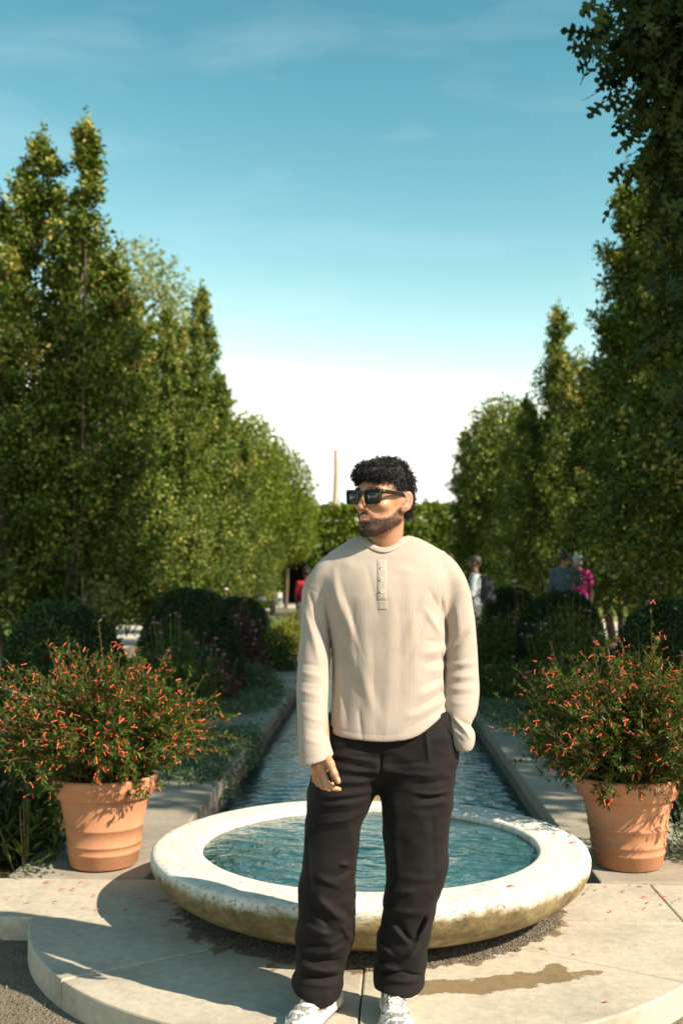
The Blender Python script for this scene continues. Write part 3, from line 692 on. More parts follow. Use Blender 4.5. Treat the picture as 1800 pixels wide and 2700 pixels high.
def leafy_box(name, label, cat, x0, x1, y0, y1, z0, z1, m, leaf, n, seed, skip=None, core=True, grp=None):
    r = np.random.default_rng(seed)
    t = thing(name, label, cat, ((x0 + x1) / 2, (y0 + y1) / 2, z0), 0, grp); o = np.array([(x0 + x1) / 2, (y0 + y1) / 2, z0])
    P = np.stack([r.uniform(x0, x1, n), r.uniform(y0, y1, n), r.uniform(z0, z1, n)], 1)
    # push most leaves to the shell
    ax = r.choice(4, n, p=[0.6, 0.28, 0.06, 0.06])
    P[ax == 0, 1] = y0; P[ax == 1, 2] = z1; P[ax == 2, 0] = x0; P[ax == 3, 0] = x1
    bul = wobn(P, 1.8, seed)[:, None] * np.array([0.1, 0.35, 0.30])
    P = P + bul + r.normal(size=P.shape) * leaf * 0.7
    if skip is not None: P = P[~skip(P)]
    link('foliage', leaf_cloud(name + '_leaves', P - o, rand_dir(len(P), r) + [0, -.3, -.3], rand_dir(len(P), r) + [0, -.7, .5], leaf, 0.75, np.clip(0.5 + 0.35 * wobn(P, 1.3, seed + 1) + r.normal(0, .15, len(P)), 0, 1), 0.3, seed), m, t)
    if core: link('core', box_mesh('hedge_core', x1 - x0 - 0.7, y1 - y0 - 0.6, z1 - z0 - 0.45, 0.15, 0.05), M['boxcore'], t, (0, 0.05, (z1 - z0) / 2 - 0.2))
    return t
leafy_box('ivy_hedge', 'bright green ivy cloaking the middle of the far beige wall', 'ivy', ax1 + 0.6, 6.2, 70.2, 70.9, 0.2, 6.3, M['hedge'], 0.30, 15000, 4,
          core=False, skip=lambda P: (P[:, 0] > 3.9) & (P[:, 2] < 4.6) & (wobn(P, 1.4, 9) > -0.2))
leafy_box('ivy_hedge', 'dull green ivy over the wall behind the sunlit row and its arch', 'ivy', -26, ax1 + 0.5, 70.2, 70.9, 0.2, 6.2, M['peren'], 0.34, 16000, 14,
          core=False, skip=lambda P: (P[:, 0] > ax0 - 1.0) & (P[:, 2] < ah + 0.05))
leafy_box('boundary_hedge', 'long dark clipped hedge beyond the lawn on the sunlit row side', 'hedge', -42, -9, 66.2, 68.0, -0.1, 3.6, M['box'], 0.30, 12000, 24)
leafy_box('boundary_hedge', 'long dark clipped hedge beyond the lawn on the shaded row side', 'hedge', 9, 42, 66.2, 68.0, -0.1, 3.6, M['box'], 0.30, 12000, 34)
for k, (x, y, H, R, s) in enumerate([(-24, 74, 13, 5, 51), (-33, 70, 15, 6, 52), (24, 76, 13, 5.5, 53), (34, 70, 14, 6, 54), (14, 82, 8, 4, 55)]):
    ball_tree('woodland_tree', ['round green tree over the far hedge next to the pale tall tree', 'large green tree at the outer end of the sunlit side hedge', 'round green tree over the far hedge on the shaded row side', 'large green tree at the outer end of the shaded side hedge', 'small round tree just behind the beige wall'][k], x, y, H, R, M['peren'], 0.5, 6000, s, cz=0.62, rz=0.36)

# ------------------------------------------------------------------ clipped box domes
def dome(name, seed, R=0.66, H=1.40, n=15000, leaf=0.034):
    r = np.random.default_rng(seed)
    def shape(t, az):      # t 0..1 along the profile, rounded cone
        a = t * math.pi / 2
        rad = R * np.cos(a) ** 0.72; z = H * np.sin(a) ** 1.0
        q = np.stack([rad * np.cos(az), rad * np.sin(az), z], -1)
        b = 1 + 0.045 * wobn(q, 5, seed) + 0.02 * wobn(q, 14, seed + 1)
        return q * np.stack([b, b, 0.5 + 0.5 * b], -1)
    t = np.arcsin(r.random(n) ** 0.95) / (math.pi / 2); az = r.random(n) * 2 * math.pi
    p = shape(t, az); nrm = p * np.array([1 / R ** 2, 1 / R ** 2, 0.7 / H ** 2]); nrm /= np.linalg.norm(nrm, axis=1, keepdims=True) + 1e-9
    pp = p + nrm * r.normal(0.0, 0.012, n)[:, None]
    me = leaf_cloud(name, pp, nrm * 0.7 + rand_dir(n, r), nrm * 0.8 + rand_dir(n, r), leaf, 0.6, np.clip(0.45 + 0.25 * wobn(p, 12, seed + 3) + r.normal(0, .2, n), 0, 1), 0.25, seed)
    tt, aa = np.meshgrid(np.linspace(0, 1, 24), np.arange(40) / 40 * 2 * math.pi, indexing='ij')
    V = (shape(tt, aa) * 0.965).reshape(-1, 3)
    i = np.arange(23)[:, None]; j = np.arange(40)[None, :]; j2 = (j + 1) % 40
    F = np.stack([i * 40 + j, i * 40 + j2, (i + 1) * 40 + j2, (i + 1) * 40 + j], -1).reshape(-1, 4)
    return me, mesh_np(name + '_core', V, F, True)
DM = [dome('dome_a', 61), dome('dome_b', 62)]
for (x, y, v, rot, sx, sz, lab) in [(-2.62, 8.7, 0, 0, 0.86, 0.93, 'squat clipped box dome behind the potted plant on the sunlit row side'),
        (-2.30, 12.9, 1, 1, 1.02, 0.985, 'tall clipped box dome beside the pink bronze shrub'),
        (2.72, 9.7, 1, 2, 0.92, 0.93, 'clipped box dome close behind the potted plant on the shaded row side'),
        (2.62, 15.0, 0, 3, 1.02, 0.96, 'clipped box dome speckled by mauve flowers before the strolling couple'),
        (2.62, 20.6, 1, 4, 0.95, 0.97, 'small far clipped box dome next to the backpack walker'),
        (-2.45, 18.6, 0, 5, 0.90, 0.86, 'far clipped box dome behind the yellow-green bush')]:
    t = thing('box_dome', lab, 'bush', (x, y, float(gheight(np.array(x), np.array(y))) - 0.0), rot, 'clipped box domes', (sx, sx, sz))
    link('foliage', DM[v][0], M['box'], t); link('core', DM[v][1], M['boxcore'], t)

# ------------------------------------------------------------------ loose shrubs and border flowers
def bush_cloud(name, R, H, n, leaf, seed, aspect=0.5, upright=0.4, hollow=0.5):
    r = np.random.default_rng(seed); d = rand_dir(n, r); d[:, 2] = np.abs(d[:, 2]); rad = r.random(n) ** hollow
    p = d * rad[:, None] * np.array([R, R, H]); b = 1 + 0.16 * wobn(p, 4.5 / R, seed) ; p = p * b[:, None]
    p += r.normal(size=p.shape) * leaf * 0.5
    return leaf_cloud(name, p, d * 0.8 + rand_dir(n, r) * 0.7 + [0, 0, upright], d + rand_dir(n, r) * 0.6 + [0, 0, .4], leaf, aspect, np.clip(0.5 + .3 * wobn(p, 9 / R, seed) + r.normal(0, .2, n), 0, 1), 0.25, seed)
def blossom_mesh(name, r_, seed):
    bm = bmesh.new(); bmesh.ops.create_icosphere(bm, subdivisions=1, radius=r_); rr_ = random.Random(seed)
    for v in bm.verts: v.co = v.co * rr_.uniform(0.75, 1.2); v.co.z *= 0.6
    return bm_mesh(name, bm)
BL = {k: blossom_mesh('blossom_' + k, 1.0, i) for i, k in enumerate(('pink', 'mauve', 'white', 'petal'))}
for k in BL: BL[k].materials.append(M[k])
def shrub(name, label, cat, x, y, R, H, m, leaf=0.06, n=2600, seed=1, blossoms=None, nb=0, br=0.03, aspect=0.5, up=0.4, spikes=0, z=None, grp=None):
    zz = float(gheight(np.array(x), np.array(y))) + 0.03 if z is None else z
    t = thing(name, label, cat, (x, y, zz), 0, grp)
    link('foliage', bush_cloud(name + '_leaves', R, H, n, leaf, seed, aspect, up), m, t)
    r = np.random.default_rng(seed + 500); tb = []
    for k in range(nb):
        a = r.random() * 6.28; q = math.sqrt(r.random()); b = np.array([R * 0.5 * q * math.cos(a), R * 0.5 * q * math.sin(a), 0])
        h = H * r.uniform(0.75, 1.25) * (1 - 0.35 * q * q); e = np.array([R * 1.05 * q * math.cos(a), R * 1.05 * q * math.sin(a), h])
        tb.append((np.stack([b, b * 0.5 + e * 0.5 + [0, 0, 0.05 * H], e]), np.array([0.004, 0.003, 0.002])))
        s = br * r.uniform(0.5, 1.1); o = link('blossom', BL[blossoms], None, t, tuple(e), r.random() * 6, s)
    for k in range(max(6, spikes)):
        a = r.random() * 6.28; q = r.random() * 0.9; e = np.array([R * q * math.cos(a), R * q * math.sin(a), H * r.uniform(0.9, 1.25)])
        tb.append((np.stack([[e[0] * .3, e[1] * .3, 0], e * [.7, .7, .6], e]), np.array([0.005, 0.004, 0.002])))
    link('stems', tubes_mesh(name + '_stems', tb, 4), M['stem'], t); return t
shrub('flower_clump', 'bronze-leaved shrub dotted with pink flowers beside the tall box dome', 'plant', -1.95, 14.6, 0.42, 1.05, M['bronze'], 0.07, 3200, 71, 'pink', 34, 0.030)
shrub('flower_clump', 'pink flower clump between the tall dome and the potted plant', 'plant', -2.05, 10.7, 0.5, 0.95, M['peren'], 0.06, 2200, 72, 'pink', 30, 0.024)
shrub('flower_clump', 'wispy mauve verbena before the speckled box dome', 'plant', 2.35, 12.9, 0.62, 1.15, M['peren'], 0.06, 3200, 73, 'mauve', 34, 0.024)
shrub('flower_clump', 'low pink flowers beside the channel on the shaded side', 'plant', 1.85, 10.9, 0.36, 0.62, M['peren'], 0.05, 2000, 74, 'pink', 34, 0.024)
shrub('flower_clump', 'loose green clump with pink dots next to the backpack walker', 'plant', 2.0, 16.6, 0.42, 0.95, M['peren'], 0.06, 2600, 75, 'pink', 26, 0.026)
shrub('flower_clump', 'tall spindly mauve flowers at the dome before the lawn gap', 'plant', 3.35, 12.2, 0.3, 1.3, M['peren'], 0.04, 500, 76, 'mauve', 12, 0.03)
shrub('flower_clump', 'bronze pink seed-head plant growing between the two sunlit side domes', 'plant', -3.1, 11.2, 0.45, 1.25, M['bronze'], 0.05, 1100, 77, 'pink', 12, 0.028)
shrub('yellow_bush', 'yellow-green bush carrying white flowers beyond the tall dome', 'bush', -2.75, 21.4, 0.75, 1.38, M['lime'], 0.07, 3600, 78, 'white', 11, 0.085)
shrub('yellow_bush', 'yellow-green bush with a white bloom behind the small far dome', 'bush', 2.65, 23.4, 0.75, 1.45, M['lime'], 0.07, 3600, 79, 'white', 4, 0.085)
shrub('green_bush', 'olive green rounded bush near the far arch and bin', 'bush', -6.9, 57, 1.6, 1.55, M['peren'], 0.14, 4200, 80)
shrub('green_bush', 'fresh green low bush at the lawn edge beside the red-shirted visitor', 'bush', -1.9, 25.2, 0.55, 0.75, M['lime'], 0.07, 2200, 81)
shrub('green_bush', 'fine-leaved green mound at the edge of the lawn gap under the sunlit row', 'bush', -5.2, 19.0, 0.55, 1.0, M['hedge'], 0.06, 2600, 82)
shrub('green_bush', 'tall pink spired plant in the border before the couple', 'plant', 2.7, 18.2, 0.45, 1.55, M['peren'], 0.05, 900, 83, 'pink', 12, 0.035)
shrub('green_bush', 'leafy shrub at the foot of the pale far hornbeam by the beige wall', 'bush', 3.3, 33, 0.8, 1.35, M['peren'], 0.08, 3000, 84)
shrub('perennial', 'dark leafy perennial at the mulch edge beside the sunlit side pot', 'plant', -2.0, 5.45, 0.34, 0.55, M['box'], 0.055, 1900, 85, None, 0, aspect=0.6)
shrub('perennial', 'rose-flowered perennial in the bed behind the dark leafy one', 'plant', -2.25, 6.3, 0.42, 0.72, M['peren'], 0.06, 1700, 86, 'pink', 8, 0.04)
shrub('perennial', 'grassy weeds by the mulch corner with arching blades', 'plant', -1.72, 5.2, 0.20, 0.33, M['peren'], 0.12, 120, 87, None, 0, aspect=0.10)
shrub('perennial', 'silver-leaved round creeping plant on the mulch by the paving', 'plant', -1.62, 5.08, 0.16, 0.06, M['silver'], 0.035, 130, 88, None, 0, aspect=0.95)
shrub('perennial', 'small grey-green shrub beside the terracotta pot on the shaded side', 'plant', 1.66, 5.42, 0.22, 0.30, M['silver'], 0.03, 1500, 89, None, 0)
shrub('perennial', 'dark leafy filler plant behind the pot on the shaded side', 'plant', 2.1, 6.3, 0.40, 0.6, M['peren'], 0.06, 1700, 90, None, 0)
shrub('fern', 'bright green fern leaning from behind the potted plant on the sunlit side', 'fern', -1.62, 7.7, 0.22, 0.45, M['peren'], 0.08, 300, 91, None, 0, aspect=0.25)
shrub('border_clump', 'leafy clump on the walkway hiding the legs of the backpack walker', 'plant', 1.40, 14.4, 0.36, 1.08, M['peren'], 0.055, 3200, 101, 'pink', 16, 0.022)
shrub('border_clump', 'low leafy clump spilling over the shaded walkway edge', 'plant', 1.5, 12.4, 0.40, 0.50, M['peren'], 0.05, 3000, 102, 'pink', 12, 0.02)
shrub('border_clump', 'grey-green clump at the far part of the shaded walkway', 'plant', 1.5, 17.0, 0.42, 0.7, M['creep'], 0.05, 3000, 103)
shrub('border_clump', 'mixed green clump over the walkway beyond the bronze shrub', 'plant', -1.6, 16.4, 0.40, 0.7, M['peren'], 0.055, 3000, 104, 'pink', 8, 0.022)
shrub('border_clump', 'sunny green clump near the end of the sunlit walkway', 'plant', -1.65, 19.5, 0.42, 0.75, M['lime'], 0.06, 2600, 105)
shrub('border_clump', 'low trailing greenery beside the foot of the bronze shrub', 'plant', -1.55, 13.6, 0.34, 0.40, M['creep'], 0.045, 2600, 106, 'pink', 8, 0.02)
shrub('border_clump', 'dusky pink haze of flowers at the foot of the tall box dome', 'plant', -1.85, 12.0, 0.30, 0.62, M['bronze'], 0.045, 1800, 107, 'pink', 14, 0.02)
# creeping cushions on the walkway, some spilling over the edge
def cushion(label, x, y, sx, sy, drop, seed):
    r = np.random.default_rng(seed); n = int(5200 * sx * sy / 0.25)
    p = np.stack([r.normal(0, 0.42, n) * sx, r.normal(0, 0.42, n) * sy, 0.015 + 0.05 * r.random(n)], 1)
    q = p[:, 0] + x; inward = CHX0 if x < 0 else CHX1
    over = (q > inward) if x < 0 else (q < inward)
    p[over, 2] -= np.minimum(np.abs(q[over] - inward) * 2.2, drop); p[over, 0] = inward - x + (0.03 if x < 0 else -0.03) + r.normal(0, 0.02, over.sum())
    t = thing('creeping_plant', label, 'plant', (x, y, 0.0), 0, 'creeping plants on the channel walkways')
    link('foliage', leaf_cloud('creeping_leaves', p, rand_dir(n, r) + [0, 0, .2], rand_dir(n, r) + [0, -.3, .9], 0.026, 0.7, None, 0.3, seed), M['creep'], t)
cushion('silvery creeper spilling over the channel edge beyond the potted plant', -1.28, 9.0, 0.42, 0.9, 0.16, 1)
cushion('broad grey-green creeper spilling into the channel past the pot', -1.30, 7.6, 0.34, 0.45, 0.17, 2)
cushion('creeper patch on the walkway beside the tall box dome', -1.45, 12.0, 0.36, 1.3, 0.1, 3)
cushion('creeper patch on the walkway by the low pink flowers', 1.42, 11.0, 0.38, 1.4, 0.12, 4)
cushion('grey creeper at the back of the shaded walkway slabs', 1.50, 8.6, 0.26, 0.7, 0.08, 5)

# ==================================================================  POTS WITH CUPHEA
pot_prof = [(0.0, 0.0), (0.150, 0.0), (0.158, 0.006), (0.166, 0.062), (0.1705, 0.066), (0.170, 0.074), (0.167, 0.078), (0.171, 0.100), (0.1755, 0.104), (0.175, 0.112), (0.172, 0.116), (0.181, 0.178),
            (0.1855, 0.182), (0.186, 0.190), (0.1825, 0.194), (0.207, 0.318), (0.2085, 0.322), (0.226, 0.324), (0.231, 0.331), (0.236, 0.362), (0.2405, 0.366), (0.239, 0.374), (0.242, 0.400), (0.246, 0.409), (0.244, 0.417), (0.236, 0.421), (0.226, 0.418), (0.221, 0.39), (0.21, 0.36)]
POT = lathe('pot_body', pot_prof, 72, lambda r, z, th: (r * (1 + 0.004 * np.sin(2 * th + 1) + 0.002 * np.sin(5 * th)), z + 0 * th))
SOIL = lathe('pot_soil', [(0.0, 0.385), (0.08, 0.388), (0.15, 0.383), (0.222, 0.378)], 40)
POTZ = 0.0
def flower_mesh():
    th = np.arange(6) / 6 * 2 * math.pi
    prof = [(0.0008, 0.0), (0.0024, 0.002), (0.0027, 0.010), (0.0020, 0.021), (0.0027, 0.0285), (0.0034, 0.031)]
    V = np.array([(r_ * math.cos(t), r_ * math.sin(t) + 0.0012 * math.sin(z / 0.03 * 3), z) for r_, z in prof for t in th])
    i = np.arange(len(prof) - 1)[:, None]; j = np.arange(6)[None, :]; j2 = (j + 1) % 6
    F = np.stack([i * 6 + j, i * 6 + j2, (i + 1) * 6 + j2, (i + 1) * 6 + j], -1).reshape(-1, 4)
    return mesh_np('flower', V, F, True)
FL = flower_mesh(); FL.materials.append(M['flower'])
def cuphea(x, y, z, label, seed, lean, nst=230):
    r = np.random.default_rng(seed)
    t = thing('cuphea_plant', label, 'plant', (x, y, z), 0, 'cuphea plants in terracotta pots')
    tubes = []; P, U, NN, Q = [], [], [], []; ends = []
    for s in range(nst + 28):
        az = r.random() * 6.28; th = math.radians(4 + 84 * math.sqrt(r.random()))
        Ln = r.uniform(0.52, 0.76)
        if s >= nst: th = math.radians(r.uniform(72, 112)); Ln = r.uniform(0.26, 0.50)
        d0 = np.array([math.sin(th * 0.55) * math.cos(az), math.sin(th * 0.55) * math.sin(az), math.cos(th * 0.55)])
        d1 = np.array([math.sin(th) * math.cos(az), math.sin(th) * math.sin(az), math.cos(th)])
        b = np.array([r.normal(0, 0.06), r.normal(0, 0.06), 0.0])
        k = 9; tt = np.linspace(0, 1, k)
        pts = b + (np.outer(tt, d0) * (1 - tt[:, None] * 0.5) + np.outer(tt, d1) * tt[:, None] * 0.5) * Ln + np.outer(tt ** 2, np.array([lean[0], lean[1], -0.05 * math.sin(th)]))
        pts[1:] += np.cumsum(r.normal(0, 0.005, (k - 1, 3)), 0)
        tubes.append((pts, np.linspace(0.0032, 0.0009, k)))
        axes = [(pts, 0.10, 46)]
        for q in range(5):                                  # side twigs
            i0 = r.integers(3, k - 1); e = pts[i0] + (d1 * 0.7 + rand_dir(1, r)[0] * 0.8 + [0, 0, .15]) * r.uniform(0.07, 0.17)
            tw = np.stack([pts[i0], (pts[i0] + e) / 2 + [0, 0, .012], e]); tubes.append((tw, np.array([0.0014, 0.001, 0.0007]))); axes.append((tw, 0.1, 16)); ends.append((e, d1))
        ends.append((pts[-1], d1)); ends.append((pts[-2], d1))
        for (ax, t0, m) in axes:
            u = t0 + (1 - t0) * r.random(m) ** 0.8; f = u * (len(ax) - 1); i0 = np.minimum(f.astype(int), len(ax) - 2); w_ = (f - i0)[:, None]
            p = ax[i0] * (1 - w_) + ax[i0 + 1] * w_; tan = ax[i0 + 1] - ax[i0]; tan /= np.linalg.norm(tan, axis=1, keepdims=True)
            o = rand_dir(m, r); o -= tan * np.sum(o * tan, 1, keepdims=True)
            P.append(p); U.append(o + tan * 0.7); NN.append(tan * 0.3 + [0, 0, 0.9] + r.normal(size=(m, 3)) * 0.35); Q.append(np.clip(r.normal(0.45, 0.22, m), 0, 1))
    P, U, NN, Q = map(np.concatenate, (P, U, NN, Q))
    link('foliage', leaf_cloud('cuphea_leaves', P, U, NN, 0.029, 0.36, Q, 0.2, seed), M['cuph'], t)
    link('stems', tubes_mesh('cuphea_stems', tubes, 4), M['redstem'], t)
    # flowers near the shoot ends; the ones on the camera-facing and upper side show
    key = np.array([0.9 * e[1] - 0.55 * e[2] for e, d in ends]) + r.normal(0, 0.22, len(ends)); idx = np.argsort(key); cnt = 0
    for i in idx:
        e, d = ends[i]
        if e[2] < -0.02: continue
        for q in range(r.integers(1, 2)):
            if cnt >= 300: break
            o = e + d * 0.018 + r.normal(0, 0.014, 3)
            dr = Vector(tuple(d * 0.5 + np.array([0, 0, -0.35]) + r.normal(size=3) * 0.55 + np.array([0, -0.25, 0])))
            f = link('flower', FL, None, t, tuple(o), 0, float(r.uniform(0.8, 1.1)))
            f.rotation_euler = dr.to_track_quat('Z', 'Y').to_euler(); cnt += 1
        if cnt >= 300: break
    # further flowers, past the ones kept as single parts
    fv = np.empty(len(FL.vertices) * 3, np.float32); FL.vertices.foreach_get('co', fv); fv = fv.reshape(-1, 3)
    fq = np.array([list(pg.vertices) for pg in FL.polygons]); VV, FF = [], []; o_ = 0
    for i in r.permutation(len(ends))[:620]:
        e, d = ends[i]
        if e[2] < -0.05: continue
        dr = Vector(tuple(d * 0.5 + np.array([0, -0.2, -0.3]) + r.normal(size=3) * 0.6)); m_ = np.array(dr.to_track_quat('Z', 'Y').to_matrix())
        VV.append((fv * r.uniform(0.6, 1.0)) @ m_.T + e + d * 0.010 + r.normal(0, 0.014, 3)); FF.append(fq + o_); o_ += len(fv)
    stuff(link('flowers', mesh_np('flowers', np.concatenate(VV), np.concatenate(FF), True), M['flowerb'], t))
    return t
for k, (px, py, lab, lab2, seed, lean) in enumerate([(276, 2300, 'terracotta pot on the walkway slab beside the mulch bed with silver leaves', 'orange-flowered cuphea spilling over the pot beside the squat box dome', 91, (-0.02, -0.02)),
                                 (1657, 2302, 'terracotta pot on the walkway slab beside the small grey-green shrub', 'orange-flowered cuphea in the pot beneath the oak', 92, (0.02, 0.0))]):
    g = onz(px, py, 0.0); y = g[1] + 0.15; x = ony(px - 2, py, y)[0]
    t = thing('terracotta_pot', lab, 'pot', (x, y, 0.004), 0.6 * k, 'terracotta plant pots', (1.04, 1.04, 1.03))
    link('body', POT, M['pot'], t); link('soil', SOIL, M['soil'], t)
    cuphea(x, y, 0.392, lab2, seed, lean)

# ------------------------------------------------------------------ small things
# fallen petals and leaf bits on the paving
pb = bmesh.new()
vs = [pb.verts.new(p) for p in ((0, 0, 0), (0.004, 0.008, 0.002), (0.0035, 0.02, 0.004), (0, 0.028, 0.001), (-0.0035, 0.02, 0.002), (-0.004, 0.008, 0.0045))]
pb.faces.new(vs); r_ = bmesh.ops.extrude_face_region(pb, geom=pb.faces[:])
for v in [g for g in r_['geom'] if isinstance(g, bmesh.types.BMVert)]: v.co.z += 0.0015
bmesh.ops.recalc_face_normals(pb, faces=pb.faces[:])
PET = bm_mesh('petal', pb); PET.materials.append(M['petal'])
PETB = PET.copy(); PETB.materials.clear(); PETB.materials.append(M['redstem'])
r = np.random.default_rng(23)
spots = [(55, 2365), (140, 2380), (205, 2385), (230, 2395), (243, 2362), (215, 2328), (118, 2328), (120, 2330), (360, 2372), (400, 2331), (283, 2411), (250, 2400), (198, 2348), (158, 2347), (320, 2332), (30, 2370), (85, 2380), (500, 2340), (340, 2400), (300, 2350),
         (1600, 2342), (1660, 2335), (1710, 2332), (1680, 2340), (1723, 2355), (1690, 2368), (1735, 2366), (1760, 2370), (1785, 2372), (1534, 2361), (1556, 2344), (1604, 2407), (1645, 2380), (1712, 2383), (1700, 2395), (1570, 2350), (1606, 2644), (1504, 2519), (1640, 2350), (1775, 2380), (60, 2560), (150, 2600), (32, 2592), (70, 2505)]
for q in range(2):
    spots.append((r.uniform(0, 420), r.uniform(2320, 2412)) if q % 2 else (r.uniform(1590, 1800), r.uniform(2325, 2420)))
for (a, b) in spots:
    p = onz(a, b, 0.0); rr_ = math.hypot(p[0] - FC[0], p[1] - FC[1])
    on = (p[1] > yS + 0.02 and p[1] < 4.94) or rr_ < RP - 0.02
    z = 0.003
    if not on:
        p = onz(a, b, -0.1); z = -0.095
    rust = r.random() < 0.35
    o = link('fallen_petal', PETB if rust else PET, None, None, (p[0], p[1], z), r.random() * 6.28, float(r.uniform(0.55, 1.0)))
    if rust: tag(o, 'withered brown leaf scrap lying on the paving or gravel', 'leaf', 'withered scraps on the ground')
    else: tag(o, 'fallen red-orange petal lying on the paving or gravel', 'petal', 'fallen petals on the ground')
for (a, b) in [(1155, 2108), (1500, 2225), (1336, 2340)]:
    p = onz(a, b, RIMZ); o = link('fallen_petal', PET, None, None, (p[0], p[1], RIMZ + 0.003), r.random() * 6.28, 1.2)
    tag(o, 'fallen red petal lying on the basin rim', 'petal', 'fallen petals on the rim')
# canes
def cane(label, a, b, rad=0.007):
    tag(link('support_cane', tubes_mesh('support_cane', [(np.stack([a, (a + b) / 2, b]), np.array([rad, rad, rad * 0.9]))], 8), M['cane']), label, 'cane')
cane('slanting pale cane in the bed behind the sunlit side pot', ony(-40, 1800, 5.9), ony(150, 1860, 5.6))
a = onz(748, 1722, -0.06); cane('thin pale cane leaning beside the bronze shrub', a, ony(795, 1640, a[1] - 0.3), 0.018)
a = onz(1830, 2170, 0); cane('brown cane leaning at the pot under the oak', ony(1770, 2098, a[1] + .1), a + np.array([0.05, 0.1, -0.05]), 0.006)
# litter bin by the far arch
p = onz(776, 1591, -0.1)
bt = thing('litter_bin', 'grey cylindrical litter bin near the dark archway', 'bin', (p[0], 58.5, -0.1))
link('body', lathe('bin_body', [(0.0, 0.0), (0.30, 0.0), (0.31, 0.04), (0.31, 0.85), (0.30, 0.88)], 24), M['bin'], bt)
link('lid', lathe('bin_lid', [(0.31, 0.87), (0.32, 0.88), (0.31, 0.93), (0.18, 0.98), (0.0, 0.99)], 24), M['dark'], bt)

# ==================================================================  PEOPLE  (implicit surfaces meshed on a grid)
def surf(fn, lo, hi, h, block=8):
    """mesh the zero set of fn(P) over the box, looking only at blocks near the surface"""
    lo = np.array(lo, float); hi = np.array(hi, float)
    nb = np.ceil((hi - lo) / (h * block)).astype(int); n = nb * block + 1
    bc = np.stack(np.meshgrid(*[np.arange(k) for k in nb], indexing='ij'), -1).reshape(-1, 3)
    ctr = lo + (bc + 0.5) * block * h
    dc = fn(ctr); half = block * h * 0.87 + h
    full = np.ones(n, np.float32)
    act = np.abs(dc) < half * 1.9
    inside = (~act) & (dc < 0)
    for b in bc[inside]:
        s = b * block; full[s[0]:s[0] + block + 1, s[1]:s[1] + block + 1, s[2]:s[2] + block + 1] = -1
    ab = bc[act]
    loc = np.stack(np.meshgrid(*[np.arange(block + 1)] * 3, indexing='ij'), -1).reshape(-1, 3)
    for c in range(0, len(ab), 1500):
        idx = (ab[c:c + 1500, None] * block + loc[None]).reshape(-1, 3)
        v = fn(lo + idx * h).astype(np.float32)
        full[idx[:, 0], idx[:, 1], idx[:, 2]] = v
    sg = full < 0
    c0 = sg[:-1, :-1, :-1]; anyv = c0.copy(); allv = c0.copy()
    for dx in (0, 1):
        for dy in (0, 1):
            for dz in (0, 1):
                q = sg[dx:n[0] - 1 + dx, dy:n[1] - 1 + dy, dz:n[2] - 1 + dz]; anyv |= q; allv &= q
    cells = np.argwhere(anyv & ~allv)
    cid = -np.ones(np.array(n) - 1, np.int32); cid[cells[:, 0], cells[:, 1], cells[:, 2]] = np.arange(len(cells))
    acc = np.zeros((len(cells), 3)); cnt = np.zeros(len(cells))
    cor = [(dx, dy, dz) for dx in (0, 1) for dy in (0, 1) for dz in (0, 1)]
    val = {k: full[cells[:, 0] + k[0], cells[:, 1] + k[1], cells[:, 2] + k[2]].astype(float) for k in cor}
    for a in cor:
        for ax in range(3):
            if a[ax]: continue
            b = list(a); b[ax] = 1; b = tuple(b)
            va, vb = val[a], val[b]; m = (va < 0) != (vb < 0)
            t = np.where(m, va / np.where(m, va - vb, 1), 0)
            p = np.array(a, float)[None] + np.eye(3)[ax][None] * t[:, None]
            acc += p * m[:, None]; cnt += m
    V = lo + (cells + acc / cnt[:, None]) * h
    Fs = []
    for ax in range(3):
        u, v = (ax + 1) % 3, (ax + 2) % 3
        sl = [slice(None)] * 3; sl2 = [slice(None)] * 3
        sl[ax] = slice(0, n[ax] - 1); sl2[ax] = slice(1, n[ax])
        A, B = sg[tuple(sl)], sg[tuple(sl2)]
        e = np.argwhere(A != B); e = e[(e[:, u] > 0) & (e[:, v] > 0) & (e[:, u] < n[u] - 1) & (e[:, v] < n[v] - 1)]
        flip = A[e[:, 0], e[:, 1], e[:, 2]]
        def cc(du, dv):
            q = e.copy(); q[:, u] -= du; q[:, v] -= dv; return cid[q[:, 0], q[:, 1], q[:, 2]]
        q = np.stack([cc(1, 1), cc(0, 1), cc(0, 0), cc(1, 0)], 1)
        q[~flip] = q[~flip][:, ::-1]
        Fs.append(q[(q >= 0).all(1)])
    return V, np.concatenate(Fs)
def relax(V, F, it=2, lam=0.5, mask=None):
    for _ in range(it):
        s = np.zeros_like(V); c = np.zeros(len(V))
        for a, b in ((0, 1), (1, 2), (2, 3), (3, 0)):
            for p, q in ((a, b), (b, a)):
                np.add.at(s, F[:, p], V[F[:, q]]); np.add.at(c, F[:, p], 1)
        d = s / np.maximum(c, 1)[:, None] - V
        V = V + d * (lam if mask is None else lam * mask[:, None])
    return V
def smin(a, b, k):
    h = np.clip(0.5 + 0.5 * (b - a) / k, 0, 1); return b * (1 - h) + a * h - k * h * (1 - h)
def smax(a, b, k): return -smin(-a, -b, k)
def ell(P, c, r, R=None):
    q = P - np.array(c)
    if R is not None: q = q @ R
    r = np.array(r); k0 = np.linalg.norm(q / r, axis=1); k1 = np.linalg.norm(q / (r * r), axis=1)
    return k0 * (k0 - 1) / np.maximum(k1, 1e-6)
def cone(P, a, b, ra, rb):
    a = np.array(a, float); b = np.array(b, float); ab = b - a
    t = np.clip(((P - a) @ ab) / (ab @ ab), 0, 1)
    return np.linalg.norm(P - a - t[:, None] * ab, axis=1) - (ra + (rb - ra) * t)
